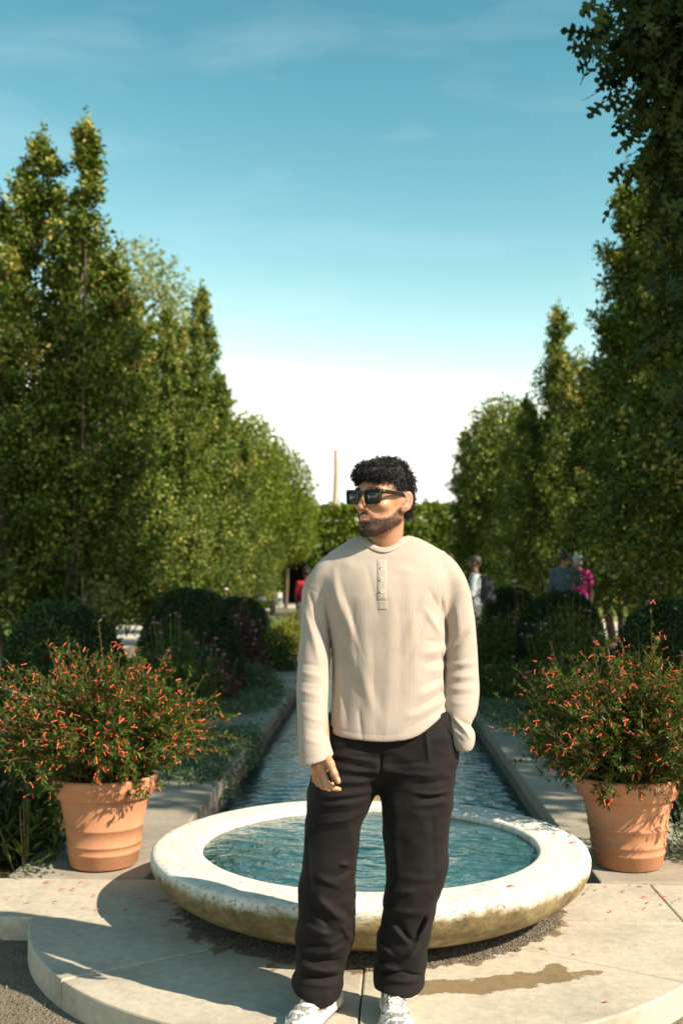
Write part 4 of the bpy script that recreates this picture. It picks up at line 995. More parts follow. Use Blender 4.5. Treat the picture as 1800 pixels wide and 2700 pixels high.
def chain(P, pts, rad, k=0.01):
    d = None
    for i in range(len(pts) - 1):
        q = cone(P, pts[i], pts[i + 1], rad[i], rad[i + 1]); d = q if d is None else smin(d, q, k)
    return d
def interp(z, zs, vs): 
    zs = np.asarray(zs, float); o = np.argsort(zs)
    x = np.asarray(zs)[o]; y = np.asarray(vs, float)[o]
    # smooth (catmull-like) interpolation
    m = np.gradient(y, x); i = np.clip(np.searchsorted(x, z) - 1, 0, len(x) - 2); h = x[i + 1] - x[i]
    t = np.clip((z - x[i]) / h, 0, 1); t2 = t * t; t3 = t2 * t
    return (2 * t3 - 3 * t2 + 1) * y[i] + (t3 - 2 * t2 + t) * h * m[i] + (-2 * t3 + 3 * t2) * y[i + 1] + (t3 - t2) * h * m[i + 1]
def loft(P, z, cx, a, cy, b, pw=2.0):
    Z = P[:, 2]; ca = interp(Z, z, cx); aa = np.maximum(interp(Z, z, a), 0.004); cb = interp(Z, z, cy); bb = np.maximum(interp(Z, z, b), 0.004)
    u = np.abs((P[:, 0] - ca) / aa); v = np.abs((P[:, 1] - cb) / bb)
    k = (u ** pw + v ** pw) ** (1 / pw)
    g = np.sqrt((u / aa) ** 2 + (v / bb) ** 2) / np.maximum(np.hypot(u, v), 1e-5)
    return (k - 1) / np.maximum(g, 1e-3)
def px_loft(rows):
    """rows: (photo y, left x, right x, depth Y of the slice centre, half depth) -> loft arrays"""
    z, cx, a, cy, b = [], [], [], [], []
    for (py, xl, xr, Y, hb) in rows:
        l = ony(xl, py, Y); r_ = ony(xr, py, Y)
        z.append((l[2] + r_[2]) / 2); cx.append((l[0] + r_[0]) / 2); a.append((r_[0] - l[0]) / 2); cy.append(Y); b.append(hb)
    return z, cx, a, cy, b
def seg2(P, a, b):
    """distance in the front view (x,z) to a segment, and the position along it"""
    d = np.array([b[0] - a[0], b[2] - a[2]]); q = P[:, [0, 2]] - np.array([a[0], a[2]])
    t = np.clip((q @ d) / (d @ d), 0, 1); return np.linalg.norm(q - t[:, None] * d, axis=1), t
class FoldMap:
    """fold relief as a function of the front view (x,z), sampled once on a grid"""
    def __init__(self, lst, Y, x0, x1, z0, z1, h=0.0015, gain=1.0):
        self.x0, self.z0, self.h = x0, z0, h
        nx_, nz_ = int((x1 - x0) / h) + 2, int((z1 - z0) / h) + 2
        X, Z = np.meshgrid(x0 + np.arange(nx_) * h, z0 + np.arange(nz_) * h, indexing='ij')
        Pg = np.stack([X.ravel(), 0 * X.ravel(), Z.ravel()], 1)
        wv = Pg + np.stack([0.004 * wobn(Pg, 40, 81, 2), 0 * X.ravel(), 0.004 * wobn(Pg, 40, 82, 2)], 1)
        f = np.zeros(len(Pg))
        for (xa, ya, xb, yb, wpx, amp) in lst:
            a, b = ony(xa, ya, Y), ony(xb, yb, Y); d, t = seg2(wv, a, b); w_ = wpx / F_PX * Y
            f += gain * amp * 0.001 * (np.exp(-(d / w_) ** 2) if amp > 0 else 1.15 * np.exp(-np.sqrt((d / w_ * 1.25) ** 2 + 0.02))) * np.sqrt(np.clip(np.sin(np.pi * np.clip(t * 0.9 + 0.05, 0, 1)), 0, 1))
        self.g = f.reshape(nx_, nz_)
    def __call__(self, P):
        u = np.clip((P[:, 0] - self.x0) / self.h, 0, self.g.shape[0] - 1.001); v = np.clip((P[:, 2] - self.z0) / self.h, 0, self.g.shape[1] - 1.001)
        i, j = u.astype(int), v.astype(int); a, b = u - i, v - j; g = self.g
        return g[i, j] * (1 - a) * (1 - b) + g[i + 1, j] * a * (1 - b) + g[i, j + 1] * (1 - a) * b + g[i + 1, j + 1] * a * b

# ---- materials of the man
def skinmat():
    k = N('skin'); a = k.attr('tone', 'Color'); v = k.coord('Object')
    c = k.mix(0.5, a, k.ramp(k.noise(v, 55, 5, 0.7), [(0.3, (0.82, 0.70, 0.64)), (0.7, (1.0, 1.0, 1.0))]), 'MULTIPLY')
    k.col(c); k.set(Roughness=0.46); k.b.inputs['Specular IOR Level'].default_value = 0.45
    k.b.inputs['Subsurface Weight'].default_value = 0.06; k.b.inputs['Subsurface Radius'].default_value = (0.012, 0.005, 0.003); k.b.inputs['Subsurface Scale'].default_value = 1.0
    k.bump(k.noise(v, 380, 4, 0.7), 0.28, 0.002); return k.m
M['skin'] = skinmat()
def knit():
    k = N('beige_rib_knit'); u = k.attr('rib'); v = k.coord('Object')
    s = k.math('SINE', k.math('MULTIPLY', u, 2 * math.pi / 0.0052)); z = k.n('SeparateXYZ'); k.l(v, z.inputs[0])
    s2 = k.math('SINE', k.math('MULTIPLY', z.outputs[2], 2 * math.pi / 0.0075))
    h = k.math('ADD', s, k.math('MULTIPLY', s2, 0.25))
    f = k.noise(v, 9, 5)
    c = k.ramp(f, [(0.3, (0.352, 0.295, 0.248)), (0.7, (0.408, 0.345, 0.290))])
    c = k.mix(0.16, c, k.ramp(s, [(0.0, (0.74, 0.70, 0.64)), (0.7, (1, 1, 1))]), 'MULTIPLY')
    k.col(c); k.set(Roughness=0.92); k.b.inputs['Specular IOR Level'].default_value = 0.15
    k.b.inputs['Sheen Weight'].default_value = 0.15
    k.bump(h, 0.16, 0.0012); return k.m
M['knit'] = knit()
M['band'] = simple('beige_band_knit', (0.388, 0.328, 0.275), 0.92, 0.06, 30, 0.3, 700, 0.15)
def linen():
    k = N('black_linen'); v = k.coord('Object'); w1 = k.coord('Object', (1, 1, 5)); w2 = k.coord('Object', (5, 5, 1))
    a = k.noise(w1, 240, 3); b = k.noise(w2, 240, 3)
    c = k.ramp(k.noise(v, 8, 5), [(0.3, (0.0052, 0.0043, 0.0037)), (0.7, (0.0092, 0.0074, 0.0061))])
    c = k.mix(0.5, c, k.ramp(a, [(0.3, 0.6), (0.7, 1.0)]), 'MULTIPLY'); k.col(c); k.set(Roughness=0.78); k.b.inputs['Specular IOR Level'].default_value = 0.22
    k.b.inputs['Sheen Weight'].default_value = 0.03; k.b.inputs['Sheen Tint'].default_value = (0.6, 0.5, 0.42, 1)
    k.bump(k.math('ADD', k.math('ADD', a, b), k.math('MULTIPLY', k.noise(v, 30, 4, 0.6, 0.8), 2.2)), 0.32, 0.004); return k.m
M['linen'] = linen()
M['hair'] = simple('black_hair', (0.011, 0.0095, 0.009), 0.46, 0.5, 60, 0.4, 900, spec=0.35)
M['beard'] = simple('beard_hair', (0.022, 0.014, 0.010), 0.5, 0.5, 60, 0, spec=0.35)
M['frame'] = simple('black_acetate', (0.006, 0.006, 0.006), 0.16, 0.1, 10, 0, spec=0.55)
M['lens'] = simple('dark_lens', (0.022, 0.020, 0.016), 0.06, 0.1, 4, 0, spec=0.6)
M['button'] = simple('pale_button', (0.66, 0.58, 0.48), 0.35, 0.08, 20)
M['shoe'] = simple('white_mesh_upper', (0.66, 0.62, 0.54), 0.6, 0.10, 30, 0.5, 420, 0.3)
M['silver'+'shoe'] = simple('silver_overlay', (0.50, 0.49, 0.45), 0.32, 0.12, 30, 0.1, 200, 0.5, metal=0.55)
M['sole'] = simple('off_white_sole', (0.60, 0.56, 0.47), 0.65, 0.1, 20, 0.2, 120)
M['tread'] = simple('dark_outsole', (0.05, 0.045, 0.04), 0.8)
M['accent'] = simple('dark_mesh_window', (0.06, 0.055, 0.05), 0.7, 0.2, 40)
M['lace'] = simple('white_lace', (0.70, 0.67, 0.60), 0.8, 0.08, 60, 0.3, 500)
M['nail'] = simple('finger_nail', (0.66, 0.47, 0.38), 0.3, 0.05, 30)
M['key'] = simple('dark_key_fob', (0.02, 0.02, 0.022), 0.3, 0.2, 30)

man = thing('person', 'man in beige henley shirt, black trousers and dark sunglasses standing before the fountain', 'person', (0.02, 3.42, 0.0))
MO = np.array([0.02, 3.42, 0.0])
def mlink(name, V, F, m, parent=man, smooth=True, attrs=None):
    o = link(name, mesh_np(name, V - MO, F, smooth, attrs), m, parent); return o
def mraw(name, me, m, parent=man):
    me.transform(Matrix.Translation(Vector(tuple(-MO)))); return link(name, me, m, parent)

# head frame: origin at eye level between the ears; -y is where the face looks
HY = math.radians(-41); HC = np.array([0.040, 3.398, 1.656]); HS = 1.0
_hc, _hs = math.cos(HY), math.sin(HY)
HR = np.array([[_hc, -_hs, 0], [_hs, _hc, 0], [0, 0, 1]])
tl = math.radians(1.5); HR = HR @ np.array([[math.cos(tl), 0, math.sin(tl)], [0, 1, 0], [-math.sin(tl), 0, math.cos(tl)]])
def to_head(P): return ((P - HC) @ HR) / HS
def from_head(Q): return np.asarray(Q, float) * HS @ HR.T + HC
def rot2(ax, deg):
    return np.array(Matrix.Rotation(math.radians(deg), 3, ax))
def head_sdf(Q):
    A = np.abs(Q[:, 0]); S_ = np.stack([A, Q[:, 1], Q[:, 2]], 1)          # mirrored
    d = ell(Q, (0, 0.012, 0.036), (0.0745, 0.095, 0.084))                      # cranium
    d = smin(d, ell(Q, (0, -0.030, 0.022), (0.0635, 0.062, 0.066)), 0.02)      # forehead
    d = smin(d, ell(Q, (0, -0.032, -0.045), (0.056, 0.060, 0.072)), 0.025)     # face
    d = smin(d, cone(S_, (0.048, 0.002, -0.058), (0.017, -0.068, -0.098), 0.020, 0.019), 0.022)   # jaw
    d = smin(d, cone(S_, (0.054, 0.006, 0.0), (0.048, 0.002, -0.058), 0.021, 0.019), 0.02)
    d = smin(d, ell(Q, (0, -0.078, -0.100), (0.023, 0.019, 0.018)), 0.016)     # chin
    d = smin(d, ell(S_, (0.044, -0.060, -0.022), (0.020, 0.023, 0.017)), 0.02) # cheekbone
    d = smin(d, cone(S_, (0.046, -0.070, 0.026), (0.006, -0.092, 0.024), 0.010, 0.011), 0.016)    # brow
    d = smax(d, -ell(S_, (0.032, -0.103, 0.004), (0.019, 0.018, 0.013)), 0.014)                   # eye socket
    d = smin(d, ell(S_, (0.032, -0.077, 0.003), (0.014, 0.013, 0.012)), 0.004)                    # eye under the lid
    d = smin(d, ell(Q, (0, -0.074, -0.064), (0.032, 0.026, 0.030)), 0.014)     # muzzle
    d = smin(d, cone(Q, (0, -0.088, 0.018), (0, -0.114, -0.028), 0.0085, 0.0110), 0.010)          # nose
    d = smin(d, ell(Q, (0, -0.1165, -0.0325), (0.0115, 0.0095, 0.0090)), 0.006)
    d = smin(d, ell(S_, (0.0135, -0.103, -0.035), (0.0075, 0.0100, 0.0075)), 0.006)
    d = smax(d, -ell(S_, (0.0065, -0.112, -0.0425), (0.0035, 0.005, 0.004)), 0.003)               # nostril
    d = smin(d, cone(S_, (0.0, -0.1005, -0.0575), (0.021, -0.089, -0.0610), 0.0052, 0.0030), 0.004)   # upper lip
    d = smin(d, cone(S_, (0.0, -0.0985, -0.0695), (0.018, -0.089, -0.0665), 0.0070, 0.0035), 0.004)   # lower lip
    d = smax(d, -cone(S_, (0.0, -0.108, -0.0632), (0.024, -0.094, -0.0642), 0.0022, 0.0016), 0.003)
    d = smax(d, -ell(Q, (0, -0.103, -0.0835), (0.016, 0.010, 0.0055)), 0.008)
    # ear: shell, hollow, lobe
    Re = rot2('Z', -30) @ rot2('X', -12)
    e = ell(S_, (0.0810, 0.018, -0.006), (0.0090, 0.0205, 0.0340), Re)
    e = smin(e, ell(S_, (0.0765, 0.002, -0.036), (0.0075, 0.0105, 0.0120)), 0.006)
    e = smax(e, -ell(S_, (0.0895, 0.0135, -0.002), (0.0085, 0.0125, 0.0240), Re), 0.003)
    e = smin(e, cone(S_, (0.0850, 0.021, 0.010), (0.0820, 0.014, -0.022), 0.0032, 0.0036), 0.003)
    d = smin(d, e, 0.006)
    return d
def neck_sdf(P):
    a = from_head((0, 0.022, -0.060)); b = np.array([0.030, 3.475, 1.42])
    return cone(P, a, b, 0.052, 0.061)
# hand of the hanging arm (traced), photo crop pixels -> world
HYD = 3.275
def hp(cx, cy, dy=0.0): return ony(780 + cx * 0.102, 1950 + cy * 0.102, HYD + dy)
wrist = hp(690, 420, 0.012)
def hand_sdf(P):
    d = cone(P, wrist, hp(640, 700, 0.008), 0.027, 0.027)
    # palm: knuckle fan
    K = [hp(665, 770, -0.012), hp(585, 790, 0.012), hp(520, 800, 0.034), hp(470, 800, 0.052)]
    for k_ in K: d = smin(d, cone(P, hp(650, 520, 0.010), k_, 0.022, 0.0135), 0.014)
    F_ = [[K[0], hp(790, 1175, -0.018), hp(960, 1255, -0.020), hp(1115, 1285, -0.016)],
          [K[1], hp(690, 1205, 0.008), hp(850, 1270, 0.012), hp(930, 1150, 0.016)],
          [K[2], hp(575, 1140, 0.032), hp(720, 1215, 0.036), hp(820, 1110, 0.036)],
          [K[3], hp(490, 1060, 0.050), hp(600, 1130, 0.054), hp(690, 1050, 0.052)]]
    R_ = [(0.0118, 0.0100, 0.0086, 0.0072), (0.0118, 0.0102, 0.0088, 0.0076), (0.0112, 0.0096, 0.0084, 0.0072), (0.0098, 0.0084, 0.0074, 0.0064)]
    for f, r_ in zip(F_, R_): d = smin(d, chain(P, f, r_, 0.003), 0.004)
    th_ = chain(P, [hp(760, 470, -0.008), hp(880, 620, -0.030), hp(985, 870, -0.036), hp(1085, 1085, -0.034)], (0.019, 0.0135, 0.0112, 0.0088), 0.006)
    return smin(d, th_, 0.010)
def body_sdf(P):
    d = np.full(len(P), 9.0)
    # torso, hips and legs under the clothes
    d = np.minimum(d, ell(P, (0.035, 3.45, 1.22), (0.145, 0.085, 0.20)))
    d = smin(d, ell(P, (0.02, 3.44, 0.92), (0.13, 0.085, 0.16)), 0.06)
    d = smin(d, cone(P, (-0.09, 3.46, 1.375), (0.16, 3.46, 1.375), 0.045, 0.045), 0.04)
    for x0, x1, x2 in ((-0.06, -0.13, -0.155), (0.10, 0.11, 0.075)):
        d = smin(d, cone(P, (x0, 3.44, 0.85), (x1, 3.43, 0.50), 0.062, 0.048), 0.03)
        d = smin(d, cone(P, (x1, 3.43, 0.50), (x2, 3.47, 0.09), 0.045, 0.034), 0.02)
    # arms
    el = ony(828, 1750, 3.40)
    d = smin(d, chain(P, [(-0.13, 3.45, 1.38), el, wrist], (0.042, 0.034, 0.025), 0.02), 0.02)
    e2 = ony(1222, 1760, 3.47); w2 = ony(1203, 1940, 3.405)
    d = smin(d, chain(P, [(0.215, 3.45, 1.38), e2, w2, ony(1150, 2030, 3.435)], (0.042, 0.034, 0.024, 0.022), 0.02), 0.02)
    d = smin(d, neck_sdf(P), 0.03)
    near = np.linalg.norm(P - HC, axis=1) < 0.24
    if near.any():
        dh = head_sdf(to_head(P[near])) * HS
        d[near] = smin(d[near], dh, 0.016)
    hc = hp(700, 850); near = np.linalg.norm(P - hc, axis=1) < 0.16
    if near.any(): d[near] = smin(d[near], hand_sdf(P[near]), 0.006)
    return d
V, F = surf(body_sdf, (-0.27, 3.18, 0.02), (0.34, 3.60, 1.80), 0.003)
print('body', len(V))
# tone: skin, beard shadow, lips
Q = to_head(V); tone = np.tile(np.array([0.455, 0.240, 0.136]), (len(V), 1))
inhead = np.linalg.norm(V - HC, axis=1) < 0.21
def sstep(x, a, b): t = np.clip((x - a) / (b - a), 0, 1); return t * t * (3 - 2 * t)
def beard_mask(Q):
    A = np.abs(Q[:, 0]); y, z = Q[:, 1], Q[:, 2]
    line = np.interp(y, [-0.10, -0.075, -0.05, -0.03, 0.0, 0.012], [-0.052, -0.062, -0.058, -0.048, -0.015, 0.02])      # upper edge
    m = sstep(line - z, -0.004, 0.012) * sstep(-y, -0.018, -0.004)
    low = np.interp(y, [-0.10, -0.06, 0.0, 0.02], [-0.130, -0.122, -0.085, -0.06]); m *= sstep(z - low, -0.008, 0.010)
    lips = np.exp(-((A / 0.021) ** 4 + ((z + 0.0645) / 0.0105) ** 4)) * (y < -0.084)
    m *= 1 - np.clip(lips * 1.6, 0, 1)
    must = np.exp(-((A / 0.031) ** 4 + ((z + 0.0490 + 0.35 * np.clip(A - 0.008, 0, 1)) / 0.0058) ** 4)) * (y < -0.072)
    soul = np.exp(-((A / 0.012) ** 2 + ((z + 0.083) / 0.007) ** 2)) * (y < -0.07)
    thin = sstep(-y, 0.0, 0.050) * 0.45 + 0.55
    m = m * thin
    return np.clip(np.maximum(np.maximum(m, must * 0.95), soul * 0.8), 0, 1), lips
bmk, lips = beard_mask(Q); bmk = bmk * inhead; lips = lips * inhead
tone = tone * (1 - 0.86 * bmk[:, None]) + np.array([0.036, 0.022, 0.015]) * 0.86 * bmk[:, None]
lw = np.clip(lips, 0, 1)[:, None] * 0.8; tone = tone * (1 - lw) + np.array([0.40, 0.155, 0.11]) * lw
# faded sides of the haircut
A = np.abs(Q[:, 0])
fade = sstep(Q[:, 2], 0.005, 0.045) * sstep(A, 0.040, 0.058) * sstep(Q[:, 1], -0.058, -0.035) * inhead
scalp = np.clip(sstep(Q[:, 2], 0.055, 0.072) + sstep(Q[:, 1], 0.022, 0.04) * sstep(Q[:, 2], -0.075, -0.05), 0, 1) * inhead
dk = np.clip(0.72 * fade + 0.95 * scalp, 0, 0.95)[:, None]; tone = tone * (1 - dk) + np.array([0.018, 0.014, 0.012]) * dk
ear = inhead & (A > 0.072) & (np.abs(Q[:, 1] - 0.012) < 0.03); tone[ear] = tone[ear] * 0.5 + np.array([0.52, 0.27, 0.17]) * 0.5
nose = np.exp(-(((Q[:, 1] + 0.118) / 0.016) ** 2 + ((Q[:, 2] + 0.03) / 0.014) ** 2 + (A / 0.02) ** 2)) * inhead
tone = tone * (1 - 0.25 * nose[:, None] * np.array([0.2, 1, 1]))
mlink('body', V, F, M['skin'], attrs={'tone': ('POINT', tone)})
BODY = BVHTree.FromPolygons([tuple(v) for v in V[inhead]] , []) if False else None
body_V, body_F = V, F

# ---- hair: cap of volume plus curls
def hair_sdf(Q):
    # volume of hair, swelling over the top and fringe, short at the nape
    d = ell(Q, (0, 0.012, 0.046), (0.0775, 0.0955, 0.0860))
    d = smin(d, ell(Q, (0, -0.050, 0.081), (0.064, 0.058, 0.036)), 0.02)     # top and fringe
    d = smin(d, ell(Q, (0, 0.058, -0.010), (0.056, 0.042, 0.070)), 0.02)     # back
    d = d - 0.0025 * wobn(Q, 130, 5, 2) - 0.0045 * wobn(Q, 50, 6, 2)
    # cut away the face and the faded sides
    fr = np.interp(np.abs(Q[:, 0]), [0, 0.03, 0.05, 0.065, 0.09], [0.064, 0.060, 0.052, 0.040, 0.030])
    line = np.interp(Q[:, 1], [-0.15, -0.06, -0.035, 0.0, 0.02, 0.035, 0.10], [0, 0, -0.006, -0.012, -0.030, -0.085, -0.10])
    edge = np.where(Q[:, 1] < -0.035, fr, 0.034 + line) + 0.004 * wobn(Q, 90, 9, 2)
    return smax(d, edge - Q[:, 2], 0.006)
Vh, Fh = surf(lambda P: hair_sdf(to_head(P)) * HS, HC - [0.15, 0.15, 0.13], HC + [0.15, 0.15, 0.17], 0.003)
hair = mlink('hair', Vh, Fh, M['hair'])
r = np.random.default_rng(3)
def strands(n, accept, root_sdf, length, curl, width, seed, flow, smin_=0.6):
    r = np.random.default_rng(seed); out = []
    me_V, me_F = root_sdf
    q = to_head(me_V); ok = accept(q); idx = np.nonzero(ok)[0]
    # vertex normals of the root surface
    nrm = np.zeros_like(me_V)
    fn = np.cross(me_V[me_F[:, 2]] - me_V[me_F[:, 0]], me_V[me_F[:, 3]] - me_V[me_F[:, 1]])
    for c in range(4): np.add.at(nrm, me_F[:, c], fn)
    nrm /= np.linalg.norm(nrm, axis=1, keepdims=True) + 1e-12
    pick = r.choice(idx, n); root = me_V[pick] + r.normal(size=(n, 3)) * 0.0012; nn = nrm[pick]
    fl = np.array([flow(a, r) for a in q[pick]]) @ HR.T
    k = 8; t = np.linspace(0, 1, k)
    L_ = length * r.uniform(smin_, 1.3, n)
    d = nn * (0.40 if length > 0.01 else 0.55) + fl; d /= np.linalg.norm(d, axis=1, keepdims=True)
    s1 = np.cross(d, nn + 0.01); s1 /= np.linalg.norm(s1, axis=1, keepdims=True) + 1e-9; s2 = np.cross(d, s1)
    ph = r.random(n) * 6.28; tw = r.uniform(0.5, 1.25, n) * r.choice([-1, 1], n)
    P = root[:, None] + d[:, None] * (L_[:, None] * t)[..., None] - nn[:, None] * (L_[:, None] * 0.28 * t ** 2)[..., None]
    an = ph[:, None] + tw[:, None] * 2 * math.pi * t
    amp = curl * (L_ / length)[:, None] * np.clip(t * 2.2, 0, 1)
    P = P + amp[..., None] * (np.cos(an)[..., None] * s1[:, None] + np.sin(an)[..., None] * s2[:, None])
    W = width * np.array([0.7, 1, 1, 1, .95, .8, .55, .12])
    Vs, Fs, o = [], [], 0
    for i in range(n):
        v, f = tube_arrays(P[i], W, 3); Vs.append(v); Fs.append(f + o); o += len(v)
    return np.concatenate(Vs), np.concatenate(Fs)
def hflow(q, r):
    f = np.array([q[0] * 6.0, (-0.75 if q[1] < 0.02 else 0.35), (0.12 if q[2] > 0.10 else -0.55)]); return f + r.normal(size=3) * 0.38
vs, fs = strands(3400, lambda q: q[:, 2] > np.where(q[:, 1] < -0.03, 0.052, np.where(q[:, 1] < 0.03, 0.036, -0.055)), (Vh, Fh), 0.026, 0.0046, 0.0010, 8, hflow)
mlink('curls', vs, fs, M['hair'], hair)
# ---- beard
hv = np.nonzero(inhead)[0]; remap = -np.ones(len(body_V), int); remap[hv] = np.arange(len(hv))
fm = inhead[body_F].all(1); HVb, HFb = body_V[hv], remap[body_F[fm]]
bm_, _ = beard_mask(to_head(HVb))
def bflow(q, r): return np.array([q[0] * 3, -0.15, -1.0]) + r.normal(size=3) * 0.35
vs, fs = strands(4200, lambda q: (beard_mask(q)[0] > 0.34), (HVb, HFb), 0.0046, 0.0004, 0.00030, 9, bflow)
mlink('beard', vs, fs, M['beard'])
# eyebrows
vs, fs = strands(220, lambda q: (np.abs(q[:, 2] - 0.031 + 0.10 * np.abs(np.abs(q[:, 0]) - 0.035)) < 0.0035) & (np.abs(q[:, 0]) > 0.012) & (np.abs(q[:, 0]) < 0.055) & (q[:, 1] < -0.05), (HVb, HFb), 0.008, 0.0003, 0.0005, 10, lambda q, r: np.array([np.sign(q[0]) * 1.0, 0.2, 0.25]) + r.normal(size=3) * 0.2)
mlink('eyebrows', vs, fs, M['beard'])

# ---- sunglasses
gl = thing('sunglasses', 'x', None); gl.parent = man; del gl['label']
def rounded(pts, rad=0.006, k=4):
    out = []; n = len(pts); pts = [np.array(p, float) for p in pts]
    for i in range(n):
        p0, p1, p2 = pts[i - 1], pts[i], pts[(i + 1) % n]
        a = p1 + (p0 - p1) / np.linalg.norm(p0 - p1) * rad; b = p1 + (p2 - p1) / np.linalg.norm(p2 - p1) * rad
        for j in range(k + 1):
            t = j / k; out.append((1 - t) ** 2 * a + 2 * t * (1 - t) * p1 + t * t * b)
    return np.array(out)
GY = -0.1120; GZ = 0.006
def gcurve(x): return GY + 2.2 * x * x
def plate(name, outer, inner, m, th0, th1, parent):
    """ring (or plate) in the lens plane, bent round the face; outlines in local x,z"""
    n = len(outer); V, F = [], []
    def add(o, dy): 
        s = len(V); V.extend([(p[0], gcurve(p[0]) + dy, p[1] + GZ) for p in o]); return s
    a = add(outer, th0); b = add(outer, th1)
    if inner is not None:
        c = add(inner, th0); d = add(inner, th1)
        for i in range(n):
            j = (i + 1) % n
            F += [(a + i, a + j, c + j, c + i), (b + j, b + i, d + i, d + j), (a + j, a + i, b + i, b + j), (c + i, c + j, d + j, d + i)]
        me = mesh_np(name, from_head(np.array(V)), np.array(F))
    else:
        c0 = len(V); V.append((outer[:, 0].mean(), gcurve(outer[:, 0].mean()) + th0, outer[:, 1].mean() + GZ)); V.append((outer[:, 0].mean(), gcurve(outer[:, 0].mean()) + th1, outer[:, 1].mean() + GZ))
        T, Qd = [], []
        for i in range(n):
            j = (i + 1) % n; T += [(c0, a + j, a + i), (c0 + 1, b + i, b + j)]; Qd += [(a + j, a + i, b + i, b + j)]
        me = mesh_np(name, from_head(np.array(V)), [np.array(T), np.array(Qd)])
    bm = bmesh.new(); bm.from_mesh(me); bmesh.ops.recalc_face_normals(bm, faces=bm.faces[:]); bm.to_mesh(me); bm.free()
    return mraw(name, me, m, parent)
for sg_ in (1, -1):
    o = rounded([(sg_ * 0.0085, 0.0195), (sg_ * 0.0770, 0.0225), (sg_ * 0.0710, -0.0255), (sg_ * 0.0165, -0.0280)], 0.012, 5)
    i = rounded([(sg_ * 0.0125, 0.0135), (sg_ * 0.0715, 0.0155), (sg_ * 0.0672, -0.0222), (sg_ * 0.0188, -0.0248)], 0.012, 5)
    plate('rim', o, i, M['frame'], -0.0035, 0.0025, gl)
    plate('lens', i * np.array([1.0, 1.0]), None, M['lens'], -0.0022, -0.0004, gl)
    # temple
    V = []
    for (x, y, z, hh, ww) in ((0.0725, -0.101, 0.0135, 0.0065, 0.0030), (0.0765, -0.085, 0.0135, 0.0062, 0.0026), (0.0800, -0.04, 0.0115, 0.0052, 0.0023), (0.0815, 0.0, 0.0090, 0.0045, 0.0021), (0.0790, 0.014, 0.004, 0.004, 0.002), (0.0770, 0.030, -0.014, 0.0035, 0.0018)):
        z = z + GZ * (1.0 if y < 0.01 else 0.3); V += [(sg_ * (x - ww), y, z - hh), (sg_ * (x + ww), y, z - hh), (sg_ * (x + ww), y, z + hh), (sg_ * (x - ww), y, z + hh)]
    F = []
    for s in range(5):
        for c in range(4): F.append((s * 4 + c, s * 4 + (c + 1) % 4, s * 4 + 4 + (c + 1) % 4, s * 4 + 4 + c))
    F += [(3, 2, 1, 0), (20, 21, 22, 23)]
    me = mesh_np('temple', from_head(np.array(V)), np.array(F)); bm = bmesh.new(); bm.from_mesh(me); bmesh.ops.recalc_face_normals(bm, faces=bm.faces[:]); bm.to_mesh(me); bm.free()
    mraw('temple', me, M['frame'], gl)
o = np.array([(-0.013, 0.016), (0.013, 0.016), (0.012, 0.006), (0.006, 0.0085), (-0.006, 0.0085), (-0.012, 0.006)])
plate('bridge', o, None, M['frame'], -0.0033, 0.0024, gl)
# (sunglasses empty sits at the man's origin so that its pieces follow)

# ---- shirt
TY = 3.425
torso_rows = [(1404, 1000, 1040, 3.47, 0.030), (1416, 940, 1092, 3.465, 0.052), (1432, 908, 1128, 3.455, 0.058), (1450, 880, 1155, 3.45, 0.080), (1478, 852, 1186, 3.44, 0.096), (1515, 838, 1198, 3.43, 0.110),
              (1565, 838, 1190, TY, 0.122), (1625, 850, 1176, TY, 0.128), (1700, 868, 1170, TY, 0.130), (1780, 872, 1166, TY, 0.130), (1850, 868, 1170, TY, 0.130), (1905, 863, 1178, TY - 0.005, 0.130), (1990, 855, 1186, TY - 0.01, 0.128)]
armA_rows = [(1462, 872, 905, 3.45, 0.030), (1480, 843, 905, 3.445, 0.048), (1510, 820, 900, 3.44, 0.062), (1545, 800, 886, 3.435, 0.060), (1597, 796, 874, 3.425, 0.060), (1661, 792, 872, 3.41, 0.058), (1731, 787, 873, 3.39, 0.064),
             (1801, 784, 873, 3.36, 0.060), (1864, 784, 868, 3.33, 0.057), (1941, 787, 864, 3.30, 0.053), (1992, 789, 878, 3.285, 0.052), (2040, 791, 890, 3.275, 0.052)]
armB_rows = [(1458, 1130, 1170, 3.45, 0.030), (1476, 1135, 1193, 3.445, 0.048), (1513, 1150, 1221, 3.44, 0.062), (1548, 1160, 1236, 3.44, 0.060), (1608, 1168, 1246, 3.445, 0.060), (1689, 1170, 1255, 3.455, 0.058), (1766, 1172, 1259, 3.46, 0.064),
             (1836, 1170, 1261, 3.44, 0.060), (1880, 1174, 1254, 3.42, 0.055), (1910, 1180, 1242, 3.405, 0.047), (1932, 1185, 1250, 3.40, 0.052), (1955, 1192, 1250, 3.395, 0.046), (1990, 1205, 1236, 3.39, 0.032)]
TOR, ARA, ARB = px_loft(torso_rows), px_loft(armA_rows), px_loft(armB_rows)
C2 = lambda x, y: (750 + x * 0.3508, 1380 + y * 0.3508)
def FD(x0, y0, x1, y1, wd, amp): return (*C2(x0, y0), *C2(x1, y1), wd * 0.3508, amp)
